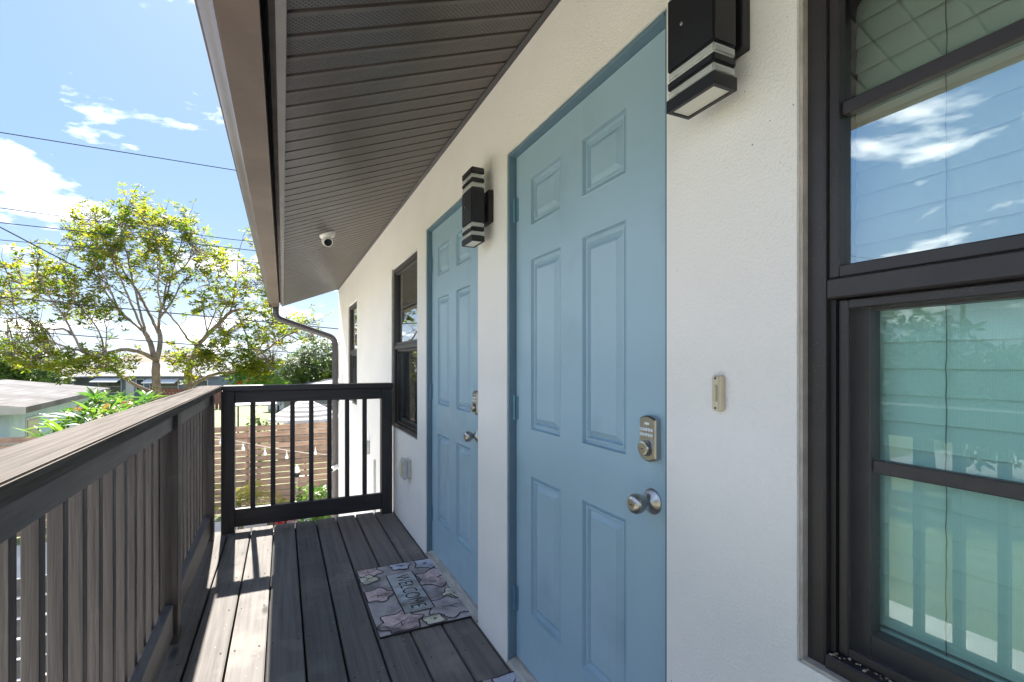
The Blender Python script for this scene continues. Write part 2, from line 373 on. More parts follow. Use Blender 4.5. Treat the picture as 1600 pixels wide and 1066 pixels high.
# downspout: rectangular-ish pipe from gutter end to wall corner and down
def smooth_path(pts, n=5):
    out = [Vector(pts[0])]
    for i in range(1, len(pts) - 1):
        a, b, c = Vector(pts[i - 1]), Vector(pts[i]), Vector(pts[i + 1])
        r = min((b - a).length, (c - b).length, .24) * .45
        p, q = b + (a - b).normalized() * r, b + (c - b).normalized() * r
        for k in range(n + 1):
            t = k / n; out.append((1 - t) ** 2 * p + 2 * t * (1 - t) * b + t * t * q)
    out.append(Vector(pts[-1])); return out
yd = YE - .10
mb = MB(); mb.tube(smooth_path([(-.10, yd, zf - .02), (-.10, yd, zf - .20), (.775, yd, zf - .50), (.775, yd, -2.7)]), .046, 12)
mb.build("downspout", M_downspout, house, smooth='all')
mb = MB(); mb.box(.726, XW, yd - .01, yd + .05, .6, .64); mb.box(.726, XW, yd - .01, yd + .05, -1.2, -1.16); mb.build("downspout_strap", M_downspout, house)

# ---- windows
def make_window(y0, y1, z0=.70, z1=2.025, grid=True):
    X = XW + .020; fw = .038; zm0, zm1 = 1.345, 1.402
    mb = MB()
    # outer frame: jambs, head, sill, meeting rail
    mb.box(X, X + .10, y1 - fw, y1 - .001, z0 + .001, z1 - .001); mb.box(X, X + .10, y0 + .001, y0 + fw, z0 + .001, z1 - .001)
    mb.box(X, X + .10, y0 + fw + .0005, y1 - fw - .0005, z1 - fw, z1 - .001); mb.box(X - .004, X + .10, y0 + fw + .0005, y1 - fw - .0005, z0 + .001, z0 + .030)
    mb.box(X + .001, X + .06, y0 + fw + .0005, y1 - fw - .0005, zm0, zm1 - .022)
    w = mb.build("window", M_bronze, house, bevel=.003)
    # caulk bead round the opening
    mb = MB(); t = .007
    mb.box(XW + .006, X + .004, y1 - t, y1 - .0005, z0 + .004, z1 - .004); mb.box(XW + .006, X + .004, y0 + .0005, y0 + t, z0 + .004, z1 - .004); mb.box(XW + .004, X + .002, y0 + t, y1 - t, z0 + .0005, z0 + .006)
    mb.build("caulk_bead", M_caulk, w)
    # upper sash
    a, b = y0 + fw + .001, y1 - fw - .001; sw = .017
    mb = MB(); xs = X + .008
    mb.box(xs, xs + .03, b - sw, b, zm1 - .021, z1 - fw - .001); mb.box(xs, xs + .03, a, a + sw, zm1 - .021, z1 - fw - .001)
    mb.box(xs, xs + .03, a + sw + .0005, b - sw - .0005, zm1 - .021, zm1); mb.box(xs, xs + .03, a + sw + .0005, b - sw - .0005, z1 - fw - sw, z1 - fw - .001)
    us = mb.build("sash", M_bronze, w, bevel=.002)
    mb = MB(); mb.box(xs + .018, xs + .019, a + sw, b - sw, zm1, z1 - fw - sw); mb.build("pane", M_glass_up, w)
    zc = 1.672
    if grid:
      mb = MB(); mb.box(xs + .008, xs + .026, a + sw + .0005, b - sw - .0005, zc - .0115, zc + .0115); mb.build("muntin", M_bronze, w, bevel=.002)
    # dark side channel, screen frame, lower sash
    mb = MB(); mb.box(X + .012, X + .09, b - .010, b - .0005, z0 + .031, zm0 - .001); mb.box(X + .012, X + .09, a + .0005, a + .010, z0 + .031, zm0 - .001)
    mb.build("side_channel", M_bronze_dark, w)
    mb = MB(); c, d = a + .0105, b - .0105; q = .016; xq = X + .018
    mb.box(xq, xq + .010, d - q, d, z0 + .031, zm0 - .002); mb.box(xq, xq + .010, c, c + q, z0 + .031, zm0 - .002)
    mb.box(xq, xq + .010, c + q, d - q, z0 + .031, z0 + .031 + q); mb.box(xq, xq + .010, c + q, d - q, zm0 - .002 - q, zm0 - .002)
    mb.build("screen_frame", M_bronze, w, bevel=.002)
    mb = MB(); mb.add([(xq + .004, c + q, z0 + .031 + q), (xq + .004, d - q, z0 + .031 + q), (xq + .004, d - q, zm0 - .002 - q), (xq + .004, c + q, zm0 - .002 - q)], [(0, 1, 2, 3)])
    mb.build("insect_screen", M_screen, w)
    mb = MB(); xl = X + .046; q = .036
    mb.box(xl, xl + .03, d - q, d, z0 + .031, zm0 - .002); mb.box(xl, xl + .03, c, c + q, z0 + .031, zm0 - .002)
    mb.box(xl, xl + .03, c + q + .0005, d - q - .0005, z0 + .031, z0 + .031 + .044); mb.box(xl, xl + .03, c + q + .0005, d - q - .0005, zm0 - .022, zm0 - .002)
    mb.build("sash", M_bronze, w, bevel=.002)
    mb = MB(); mb.box(xl + .015, xl + .016, c + q, d - q, z0 + .075, zm0 - .022); mb.build("pane", M_glass_lo, w)
    if grid:
      mb = MB(); mb.box(xl + .006, xl + .022, c + q + .0005, d - q - .0005, 1.047, 1.070); mb.build("muntin", M_bronze, w, bevel=.002)
    return w
slat_cache = {}
def make_blind(y0, y1, label, z0=.775, z1=1.995):
    X = XW + .112
    t = thing("window_blind", label, "blind", (X, (y0 + y1) / 2, .75), group="closed blinds behind the windows")
    a, b = y0 + .028, y1 - .028; n = int((z1 - z0) / .0445); ln = b - a
    key = round(ln, 3)
    if key not in slat_cache:
        mb = MB(); h = .0252; prof = [(-.0040, -h), (-.0034, -h * .5), (-.0022, 0), (0, h * .5), (.0032, h), (.0046, h), (.0014, h * .5), (-.0008, 0), (-.002, -h * .5), (-.0026, -h)]
        mb.prism(prof, -ln / 2, ln / 2); slat_cache[key] = mb.mesh("slat", M_blind, smooth=True)
    for i in range(n):
        place("slat", slat_cache[key], Matrix.Translation((X, (a + b) / 2, z0 + .03 + i * .0445)) @ Matrix.Rotation(R(random.uniform(-1.2, 1.2)), 4, 'Y'), t)
    for k, yc in enumerate((b - .146, a + .146)):
        mb = MB(); pts = [(X - .008 + random.uniform(-.001, .001), yc + random.uniform(-.0008, .0008), z0 + (z1 - z0) * i / (2 * n)) for i in range(2 * n + 1)]
        mb.tube(pts, .0008, 5); mb.build("ladder_cord", M_cord, t)
    mb = MB(); mb.box(X - .018, X + .012, a, b, z1 - .02, z1 + .018); mb.build("head_rail", M_blind, t, bevel=.003)
    mb = MB(); mb.box(X - .012, X + .012, a, b, z0 - .022, z0 + .0); mb.build("bottom_rail", M_blind, t, bevel=.004)
    return t
random.seed(4)
for i, (a, b) in enumerate(WINS):
    make_window(a, b, grid=(i == 0))
    make_blind(a, b, ["white slatted blind closed behind the large window nearest the camera", "white slatted blind in the window between the far door and the end railing",
                      "white slatted blind in the last window near the far wall corner"][i])

# crumbs and dust collected on the near window sill
mb = MB(); rs = random.Random(12)
for k in range(110):
    yy = .535 - .32 * rs.random() ** 1.3; xx = XW + .020 + rs.choice((.002, .010, .013, .016, .034, .040)) + rs.uniform(-.002, .002); r = rs.uniform(.0005, .0013)
    M_ = Matrix.Translation((xx, yy, .7312 + r * .4)) @ Matrix.Rotation(rs.uniform(0, 3), 4, 'Z'); mb.box(-r * 1.8, r * 1.8, -r, r, -r * .5, r * .5, k % 2, M_)
o = mb.build("sill_debris", [mat("crumb_tan", (.42, .30, .20), .9), mat("crumb_pale", (.6, .56, .5), .9)]); setp(o, "tan crumbs and dust gathered along the near window sill", "debris", kind="stuff")

# ---- doors
XL = XW + .036         # leaf face
def make_door(y0, y1):
    ly0, ly1, lz0, lz1 = y0 + .014, y1 - .018, .03, DOOR_H - .016
    yc = y1 - 1.842
    cols = [(1.467 + yc, 1.694 + yc), (1.110 + yc, 1.334 + yc)]; rows = [(.254, .797), (.975, 1.636), (1.765, 1.951)]
    ys = sorted({ly0, ly1, *[v for c in cols for v in c]}); zs = sorted({lz0, lz1, *[v for r in rows for v in r]})
    mb = MB()
    def hole(y, z): return any(c[0] < y < c[1] for c in cols) and any(r[0] < z < r[1] for r in rows)
    for a, b in zip(ys, ys[1:]):
        for p, q in zip(zs, zs[1:]):
            if not hole((a + b) / 2, (p + q) / 2): mb.add([(XL, a, p), (XL, a, q), (XL, b, q), (XL, b, p)], [(0, 1, 2, 3)])
    xb = XL + .044
    mb.add([(XL, ly0, lz0), (XL, ly1, lz0), (XL, ly1, lz1), (XL, ly0, lz1), (xb, ly0, lz0), (xb, ly1, lz0), (xb, ly1, lz1), (xb, ly0, lz1)],
           [(0, 1, 5, 4), (1, 2, 6, 5), (2, 3, 7, 6), (3, 0, 4, 7), (4, 5, 6, 7)])
    door = mb.build("door", M_blue, house, fix=False)
    rings = [(0, 0), (.0025, -.002), (.006, .011), (.012, .013), (.016, .004), (.022, .004), (.027, .016), (.045, .0030), (.047, .0008)]
    for c in cols:
        for r in rows:
            vs = []; fs = []
            for k, (ins, dep) in enumerate(rings):
                vs += [(XL + dep, c[0] + ins, r[0] + ins), (XL + dep, c[1] - ins, r[0] + ins), (XL + dep, c[1] - ins, r[1] - ins), (XL + dep, c[0] + ins, r[1] - ins)]
                if k: fs += [(4 * (k - 1) + i, 4 * (k - 1) + (i + 1) % 4, 4 * k + (i + 1) % 4, 4 * k + i) for i in range(4)]
            fs.append(tuple(4 * (len(rings) - 1) + i for i in range(4)))
            p = MB().add(vs, [tuple(reversed(f)) for f in fs]); p.build("door_panel", M_blue, door, fix=False)
    mb = MB(); j = .014
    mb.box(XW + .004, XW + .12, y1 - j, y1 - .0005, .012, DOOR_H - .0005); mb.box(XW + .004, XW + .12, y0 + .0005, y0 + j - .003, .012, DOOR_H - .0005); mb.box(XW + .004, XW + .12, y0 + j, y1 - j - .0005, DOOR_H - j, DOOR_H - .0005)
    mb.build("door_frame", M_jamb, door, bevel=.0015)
    for hz in (1.86, 1.05, .27):
        mb = MB(); mb.tube([(XL - .008, ly1 + .003, hz - .05), (XL - .008, ly1 + .003, hz + .05)], .0065, 10)
        for q in (-.025, 0, .025): mb.tube([(XL - .008, ly1 + .003, hz + q - .0012), (XL - .008, ly1 + .003, hz + q + .0012)], .0072, 10)
        mb.box(XL - .003, XL - .0005, ly1 - .020, ly1 + .002, hz - .048, hz + .048)
        mb.build("hinge", M_hinge, door, smooth=True)
    mb = MB(); mb.prism([(XW - .010, .004), (XW + .16, .004), (XW + .16, .026), (XW + .034, .026), (XW + .012, .020), (XW - .010, .014)], y0 + .002, y1 - .016)
    mb.build("threshold", M_thresh, door, bevel=.002)
    # knob
    kc = Vector((XL, 1.003 + yc, .874)); Mk = Matrix.Translation(kc) @ Matrix.Rotation(R(-90), 4, 'Y')
    mb = MB(); mb.lathe([(.0335, 0), (.0335, .003), (.031, .006), (.024, .010), (.016, .016), (.0125, .022), (.0125, .030), (.017, .034), (.0235, .041), (.0265, .050), (.0262, .058), (.022, .066), (.014, .0705), (.0125, .0705)], Mk, 28)
    mb.lathe([(.0125, .0706), (.0125, .0712), (.0118, .0712), (.0118, .069), (.010, .069)], Mk, 20, 0)
    mb.box(-.0012, .0012, -.005, .005, .0690, .0722, 1, Mk)
    mb.build("door_knob", [M_nickel, M_nickel_d], door, smooth=True)
    # keypad deadbolt
    kz = 1.038; ky = 1.003 + yc
    mb = MB(); n = 10; prof = []
    for k in range(n + 1): prof.append((-.031 + .062 * k / n, .052 + .008 * math.sin(math.pi * k / n)))
    prof += [(.031, -.050)] + [(.031 - .062 * k / n, -.050 - .010 * math.sin(math.pi * k / n)) for k in range(n + 1)]
    def plate(x0, x1, s):
        vs = [(XL - x0, ky + p * 1.0, kz + q) for p, q in prof] + [(XL - x1, ky + p * s, kz + q * s) for p, q in prof]; m_ = len(prof)
        mb.add(vs, [(i, (i + 1) % m_, m_ + (i + 1) % m_, m_ + i) for i in range(m_)] + [tuple(range(m_, 2 * m_))], 0)
    plate(0, .015, 1.0); mb_v = [(p, q) for p, q in prof]
    mb.add([(XL - .0150, ky + p, kz + q) for p, q in prof] + [(XL - .019, ky + p * .9, kz + q * .93) for p, q in prof], [(i, (i + 1) % len(prof), len(prof) + (i + 1) % len(prof), len(prof) + i) for i in range(len(prof))] + [tuple(range(len(prof), 2 * len(prof)))], 0)
    for r in range(2):
        for k in range(5):
            mb.lathe([(.0044, 0), (.0044, .003), (.003, .0038)], Matrix.Translation((XL - .0188, ky - .0205 + k * .0102, kz + .024 - r * .0135)) @ Matrix.Rotation(R(-90), 4, 'Y'), 10, 2)
    mb.box(XL - .0200, XL - .0188, ky - .009, ky + .009, kz + .036, kz + .042, 2)
    Mc = Matrix.Translation((XL - .0188, ky, kz - .024)) @ Matrix.Rotation(R(-90), 4, 'Y')
    mb.lathe([(.0215, 0), (.0205, .012), (.018, .015), (.0135, .016)], Mc, 24, 0); mb.lathe([(.0132, .0161), (.0128, .0168), (.006, .0168)], Mc, 20, 0); mb.box(-.001, .001, -.0045, .0045, .0165, .0176, 1, Mc)
    mb.build("keypad_lock", [M_nickel, M_nickel_d, M_key], door, smooth=True)
    return door
for a, b in DOORS: make_door(a, b)

# ---- things on the wall
def wall_lamp(yc, label):
    t = thing("wall_lamp", label, "wall lamp", (XW, yc, 1.92), group="porch lamps on the stucco wall")
    x0, x1 = .7297, .7905; y0, y1 = yc - .0625, yc + .0625; z0 = 1.757
    segs = [(.025, 0), (.019, 1), (.019, 0), (.019, 1), (.152, 0), (.020, 1), (.020, 0), (.017, 1), (.028, 0)]
    z = z0
    for k, (h, cl) in enumerate(segs):
        mb = MB()
        if cl:
            mb.box(x0 + .001, x1 - .001, y0 + .001, y1 - .001, z, z + h); mb.build("clear_band", M_acrylic, t, bevel=.004, seg=2)
            mb = MB(); mb.box(x0 + .014, x1 - .014, y0 + .018, y1 - .018, z + .0004, z + h - .0004); mb.build("band_core", M_acryl_in, t)
        elif k == 0:
            w = .008
            mb.box(x0, x0 + w, y0, y1, z, z + h); mb.box(x1 - w, x1, y0, y1, z, z + h); mb.box(x0 + w, x1 - w, y0, y0 + w, z, z + h); mb.box(x0 + w, x1 - w, y1 - w, y1, z, z + h); mb.box(x0 + w, x1 - w, y0 + w, y1 - w, z + h - .006, z + h)
            mb.build("bottom_ring", M_black, t)
            mb = MB(); mb.box(x0 + w, x1 - w, y0 + w, y1 - w, z + .0025, z + .006); mb.build("diffuser", M_diffuser, t)
        else:
            mb.box(x0, x1, y0, y1, z, z + h); mb.build("body" if k == 4 else ("top_cap" if k == 8 else "black_band"), M_black, t, bevel=.004, seg=2)
        z += h
    mb = MB(); mb.box(XW - .024, XW - .0005, yc - .056, yc + .056, 1.85, 1.99); mb.build("back_plate", M_black, t, bevel=.002)
    mb = MB(); mb.tube([(x1 - .001, yc, 1.92), (XW - .02, yc, 1.92)], .016, 12); mb.build("bracket", M_black, t, smooth=True)
    mb = MB()
    Ms = Matrix.Translation((x0 - .0002, yc + .02, 1.92)) @ Matrix.Rotation(R(-90), 4, 'Y'); mb.lathe([(.004, -.001), (.004, .001), (.002, .002)], Ms, 10); mb.build("screw", M_nickel, t)
    return t
wall_lamp(2.036, "black box wall lamp with clear bands on the wall between the two blue doors")
wall_lamp(.734, "black box wall lamp with clear bands beside the large window, nearest the camera")
# doorbell
t = thing("doorbell", "small beige doorbell button on the white wall right of the near door", "doorbell", (XW, .75, 1.17))
mb = MB(); mb.box(XW - .017, XW - .0003, .738, .762, 1.133, 1.209); mb.build("housing", M_beige, t, bevel=.004, seg=3, smooth=True)
mb = MB(); mb.box(XW - .0205, XW - .0165, .7445, .7555, 1.153, 1.189); mb.build("button", M_beige_d, t, bevel=.003, seg=2, smooth=True)
for z in (1.140, 1.202):
    mb = MB(); mb.lathe([(.0022, 0), (.0022, .0012)], Matrix.Translation((XW - .0168, .75, z)) @ Matrix.Rotation(R(-90), 4, 'Y'), 8); mb.build("screw_hole", M_dark, t)
# outlet box near end railing
t = thing("outlet_box", "grey weatherproof outlet box low on the wall beside the far door", "outlet box", (XW, 3.55, .47))
mb = MB(); mb.box(XW - .028, XW - .0003, 3.50, 3.60, .40, .535); mb.build("back_box", M_outlet, t, bevel=.004)
mb = MB(); mb.box(XW - .062, XW - .0285, 3.495, 3.605, .395, .54); mb.build("cover", M_outlet, t, bevel=.008, seg=2, smooth=True)
mb = MB(); mb.box(XW - .070, XW - .0622, 3.52, 3.58, .42, .515); mb.build("cover_plate", M_outlet_y, t, bevel=.003)
# dome camera under the soffit
cp = Vector((.316, 4.13, zsof(.316)))
t = thing("security_camera", "white dome security camera mounted under the dark soffit", "camera", cp)
tilt = math.atan(PITCH)
Ms = Matrix.Translation(cp) @ Matrix.Rotation(-tilt, 4, 'Y') @ Matrix.Rotation(R(180), 4, 'X')
mb = MB(); mb.lathe([(.062, .0005), (.062, .010), (.056, .022), (.045, .034), (.030, .040)], Ms, 28); mb.build("mount", M_white_pl, t, smooth=True)
bc = cp + Vector((0.0, -.008, -.058)); look = (Vector((.15, -1, -.62))).normalized()
Mb = Matrix.Translation(bc) @ look.to_track_quat('Z', 'Y').to_matrix().to_4x4()
prof = [(.002, -.040)] + [(.042 * math.sin(R(x)), -.042 * math.cos(R(x))) for x in range(15, 120, 12)] + [(.037, .026), (.036, .036), (.031, .037), (.030, .034)]
mb = MB(); mb.lathe(prof, Mb, 28); mb.build("ball", M_white_pl, t, smooth=True)
mb = MB(); mb.lathe([(.0305, .030), (.0305, .0352), (.016, .0356), (.013, .034), (.006, .036)], Mb, 24); mb.build("lens", M_lens, t, smooth=True)
# bullet camera on the far corner below deck level
p = Vector((XW, 8.42, -.47))
t = thing("bullet_camera", "small white bullet camera on the house corner below the deck, beyond the end railing", "camera", p)
mb = MB(); mb.lathe([(.045, 0), (.045, .02), (.02, .03), (.014, .06)], Matrix.Translation(p) @ Matrix.Rotation(R(-90), 4, 'Y'), 16); mb.build("mount", M_white_pl, t, smooth=True)
d_ = Vector((-.55, -.75, -.15)).normalized(); Mb = Matrix.Translation(p + Vector((-.075, 0, 0))) @ d_.to_track_quat('Z', 'Y').to_matrix().to_4x4()
mb = MB(); mb.lathe([(.034, -.06), (.038, -.05), (.038, .09), (.036, .095), (.03, .095), (.03, .08)], Mb, 18); mb.build("barrel", M_white_pl, t, smooth=True)
mb = MB(); mb.lathe([(.03, .081), (.02, .084), (.01, .083)], Mb, 16); mb.build("lens", M_lens, t)
# junction box and conduit beyond the railing
t = thing("junction_box", "small grey junction box on the white wall seen through the end railing", "junction box", (XW, 5.39, .33))
mb = MB(); mb.box(XW - .05, XW - .0005, 5.35, 5.43, .26, .40); mb.build("box", M_outlet, t, bevel=.005)
mb = MB(); mb.box(XW - .055, XW - .0502, 5.357, 5.423, .27, .39); mb.build("lid", M_outlet, t, bevel=.002)
mb = MB(); mb.tube([(XW - .012, 5.0, -.35), (XW - .012, 5.0, .27)], .010, 8); o = mb.build("conduit", M_outlet, None, smooth=True)
setp(o, "thin grey vertical conduit on the wall seen between the last railing bars", "conduit")

# ------------------------------------------------------------------ the deck
deck = place("deck_floor", MB().box(-.50, XW - .012, -7.85, 4.10, -.23, -.045).mesh("deck_floor", M_dark)); setp(deck, kind="structure")
GX0, GP = -.360, .14838; DY0, DY1 = -7.9, 4.155
mb = MB(); mb.box(-.0695, .0695, DY0, DY1, -.038, 0); plank_me = mb.mesh("plank", M_deck, bevel=.0035, seg=2, smooth=True)
for k in range(-1, 8): place("plank", plank_me, Matrix.Translation((GX0 + GP * (k + .5), random.uniform(-.008, .004), random.uniform(-.0015, .0008))), deck)
mb = MB(); mb.box(GX0 + GP * 8 + .004, XW - .001, DY0, DY1 - .02, -.04, -.004); mb.build("edge_strip", M_deck, deck, bevel=.002)
mb = MB(); mb.box(-.548, -.5105, DY0, DY1, -.24, -.003); mb.build("rim_board", M_railY, deck, bevel=.003)
mb = MB(); mb.box(-.50, XW - .012, 4.104, 4.142, -.24, -.040); mb.build("rim_board", M_gateX, deck, bevel=.003)
for y in (-7.5, -3.4, .4, 3.98):
    mb = MB(); mb.box(-.48, -.34, y, y + .14, Z0, -.232); mb.build("deck_post", M_railZ, deck, bevel=.004)

mb = MB(); rs = random.Random(2)
for k in range(-1, 8):
    y = 4.02
    while y > .2:
        for dx in (-.045, .045):
            x = GX0 + GP * (k + .5) + dx + rs.uniform(-.008, .008); yy = y + rs.uniform(-.012, .012)
            mb.add([(x + .0042 * math.cos(a * 1.0472), yy + .0042 * math.sin(a * 1.0472), .0016) for a in range(6)], [(0, 1, 2, 3, 4, 5)])
        y -= .405
setp(mb.build("screw_heads", M_dark, deck, fix=False), kind="stuff")

# ---- end railing across the deck
gate = thing("end_railing", "dark painted railing across the far end of the deck", "railing", (.2, 4.11, 0))
GY = 4.065
mb = MB(); mb.box(-.403, -.317, GY, GY + .088, 0, 1.029); mb.build("post", M_gateZ, gate, bevel=.003)
mb = MB(); mb.box(.729, .8135, GY, GY + .088, 0, 1.029); mb.build("post", M_gateZ, gate, bevel=.003)
mb = MB(); mb.box(-.3925, .8160, GY - .022, GY + .118, 1.0295, 1.067); mb.build("cap_rail", M_gateX, gate, bevel=.004, seg=2)
mb = MB(); mb.box(-.3165, .7285, GY + .010, GY + .048, .940, 1.0285); mb.build("top_rail", M_gateX, gate, bevel=.003)
mb = MB(); mb.box(-.3165, .7285, GY + .010, GY + .048, .040, .1685); mb.build("bottom_rail", M_gateX, gate, bevel=.003)
mb = MB(); mb.box(-.0165, .0165, GY + .0485, GY + .0815, .06, 1.02); bal_me = mb.mesh("baluster", M_gateZ, bevel=.002)
for u in (395, 426.6, 457, 486.4, 514.8, 542.6, 569.9):
    x = on_Y(u, 700, GY + .055).x; place("baluster", bal_me, Matrix.Translation((x, 0, 0)), gate)

# ---- side railing (a touch out of parallel with the wall)
RZ = R(.81)
rail = thing("side_railing", "weathered grey wooden railing along the left side of the deck", "railing", (-.341, 0, 0), RZ)
MR = wmat(rail)
RY0, RY1 = -7.9, 4.175
mb = MB(); mb.box(-.139, 0, RY0, RY1, 1.0305, 1.067); me = mb.mesh("cap_rail", M_cap, bevel=.004, seg=2, smooth=True); place("cap_rail", me, MR, rail)
posts = [3.955, 2.575, .55, -1.45, -3.5, -5.6]
for y in posts:
    mb = MB(); mb.box(-.128, -.040, y, y + .089, .0, 1.030); place("post", mb.mesh("post", M_railZ, bevel=.003), MR, rail)
ends = [(RY0, posts[5]), (posts[5] + .089, posts[4]), (posts[4] + .089, posts[3]), (posts[3] + .089, posts[2]), (posts[2] + .089, posts[1]), (posts[1] + .089, posts[0])]
for a, b in ends:
    for nm, z0, z1 in (("top_rail", .940, 1.0300), ("bottom_rail", .040, .178)):
        mb = MB(); mb.box(-.095, -.057, a + .001, b - .001, z0, z1); place(nm, mb.mesh(nm, M_railY, bevel=.003), MR, rail)
mb = MB(); mb.box(-.1265, -.0955, -.0148, .0148, .02, 1.02); sb_me = mb.mesh("baluster", M_railZ, bevel=.002)
for a, b in ends:
    n = max(2, round((b - a) / .129)); st = (b - a) / n
    for i in range(n):
        if a + (i + .5) * st < -5.5: continue
        place("baluster", sb_me, MR @ Matrix.Translation((0, a + (i + .5) * st, 0)), rail)

# ---- door mats
M_matbase = mat("mat_pile", (.36, .345, .35), .9, var=(.48, .42, .43), vscale=7, dirt=(.12, .115, .115), dscale=5.0, dlo=.45, dhi=.68, bump=.4, bscale=220, bdist=.004, rand=False)
M_matpink = mat("mat_pink", (.56, .38, .40), .9, var=(.62, .54, .54), vscale=30, bump=.4, bscale=200, dirt=(.16, .14, .14), dscale=9, dlo=.45, dhi=.65)
M_matblue = mat("mat_blue", (.44, .48, .62), .9, var=(.60, .60, .66), vscale=30, bump=.4, bscale=200, dirt=(.16, .15, .16), dscale=9, dlo=.5, dhi=.7)
M_matyel = mat("mat_yellow", (.66, .62, .44), .9, var=(.70, .68, .60), vscale=30, bump=.4, bscale=200, dirt=(.16, .15, .13), dscale=9, dlo=.45, dhi=.65)
M_matgrey = mat("mat_box", (.50, .55, .60), .9, var=(.36, .36, .34), vscale=12, bump=.4, bscale=200, dirt=(.11, .105, .09), dscale=4.5, dlo=.42, dhi=.62)
M_ink = mat("mat_ink", (.018, .018, .020), .9)
def ribbon(mb, pts, w, z, closed=False):
    n = len(pts)
    L_, R_ = [], []
    for i in range(n):
        a = Vector(pts[(i - 1) % n if closed else max(i - 1, 0)]); b = Vector(pts[(i + 1) % n if closed else min(i + 1, n - 1)])
        t = (b - a); t = t.normalized() if t.length > 1e-9 else Vector((1, 0)); q = Vector((-t.y, t.x)) * w / 2; p = Vector(pts[i])
        L_.append((p.x + q.x, p.y + q.y, z)); R_.append((p.x - q.x, p.y - q.y, z))
    m_ = n if closed else n - 1
    mb.add(L_ + R_, [(i, (i + 1) % n, n + (i + 1) % n, n + i) for i in range(m_)])
def flower(cx, cy, r, petals, rnd, clipx=.228, clipy=.379, n=60, amp=.28):
    pts = []; ph = rnd.uniform(0, 6)
    for i in range(n):
        a = 2 * math.pi * i / n; rr = r * (1 - amp * abs(math.sin(petals * (a + ph) / 2)) ** 1.5 + .03 * math.sin(11 * a))
        pts.append((max(-clipx, min(clipx, cx + rr * math.cos(a))), max(-clipy, min(clipy, cy + rr * math.sin(a)))))
    return pts
def text_mesh(s, size, mat_, name):
    cu = bpy.data.curves.new(name, 'FONT'); cu.body = s; cu.size = size; cu.align_x = 'CENTER'; cu.align_y = 'CENTER'; cu.offset = -.0006 * size / .07; cu.resolution_u = 4
    ob = bpy.data.objects.new(name, cu); COL.objects.link(ob); dg = bpy.context.evaluated_depsgraph_get(); dg.update()
    me = bpy.data.meshes.new_from_object(ob.evaluated_get(dg)); bpy.data.objects.remove(ob); me.materials.clear(); me.materials.append(mat_); return me
def make_mat(cx, cy, label, seed):
    rnd = random.Random(seed)
    Mm = Matrix.Translation((cx, cy, 0)) @ Matrix.Rotation(R(.4), 4, 'Z')
    t = thing("door_mat", label, "door mat", (cx, cy, 0), group="floral welcome mats")
    mb = MB(); nx, ny = 10, 16; hw, hh = .230, .381
    top = [(-hw + 2 * hw * i / nx, -hh + 2 * hh * j / ny, .0105 + .0012 * mnoise.noise((i * .8, j * .8, seed))) for j in range(ny + 1) for i in range(nx + 1)]
    fs = [(j * (nx + 1) + i, j * (nx + 1) + i + 1, (j + 1) * (nx + 1) + i + 1, (j + 1) * (nx + 1) + i) for j in range(ny) for i in range(nx)]
    mb.add(top, fs)
    mb.box(-hw - .001, hw + .001, -hh - .001, hh + .001, .0015, .0088, 1)
    place("mat_body", mb.mesh("mat_body", [M_matbase, M_ink]), Mm, t)
    Z = .0128
    fl = [(.175, .315, .085, 5, M_matblue), (.175, .10, .13, 6, M_matpink), (-.17, .325, .085, 5, M_matpink), (-.185, .23, .065, 4, M_matyel), (-.17, .02, .09, 5, M_matpink),
          (-.12, -.30, .115, 6, M_matpink), (.14, -.25, .125, 6, M_matbase), (.205, -.12, .07, 5, M_matyel), (.02, .345, .07, 5, M_matblue), (.03, -.345, .06, 4, M_matyel)]
    for i, (x, y, r, p, m_) in enumerate(fl):
        pts = flower(x, y, r, p, rnd)
        mb = MB(); mb.add([(q[0], q[1], Z + i * .00012) for q in pts], [tuple(range(len(pts)))]); place("printed_flower", mb.mesh("printed_flower", m_), Mm, t)
        mb = MB(); ribbon(mb, pts, .0055, Z + .0016, True)
        if i in (1, 6): 
            for k in range(0, 60, 3):
                a = pts[k]; b = (a[0] * .93 + x * .07, a[1] * .93 + y * .07); ribbon(mb, [a, b], .004, Z + .0017)
        for k in range(3): 
            a = rnd.uniform(0, 6.28); ribbon(mb, [(x, y), (x + r * .35 * math.cos(a), y + r * .35 * math.sin(a))], .004, Z + .0018)
        place("flower_outline", mb.mesh("flower_outline", M_ink), Mm, t)
    # word box
    bx0, bx1, by0, by1 = -.085, .065, -.235, .235
    mb = MB(); mb.add([(bx0, by0, Z + .0022), (bx1, by0, Z + .0022), (bx1, by1, Z + .0022), (bx0, by1, Z + .0022)], [(0, 1, 2, 3)]); place("word_box", mb.mesh("word_box", M_matgrey), Mm, t)
    mb = MB(); ribbon(mb, [(bx0, by0), (bx1, by0), (bx1, by1), (bx0, by1)], .006, Z + .0028, True); place("box_outline", mb.mesh("box_outline", M_ink), Mm, t)
    me = text_mesh("WELCOME", .098, M_ink, "lettering")
    me.transform(Matrix.Diagonal((.86, 1.15, 1, 1)))
    place("lettering", me, Mm @ Matrix.Translation((-.008, 0, Z + .0030)) @ Matrix.Rotation(R(-90), 4, 'Z'), t)
    return t
make_mat(.620, 2.615, "worn floral WELCOME mat on the deck before the far blue door", 3)
make_mat(.622, 1.375, "floral mat of which only a corner shows before the near blue door", 8)

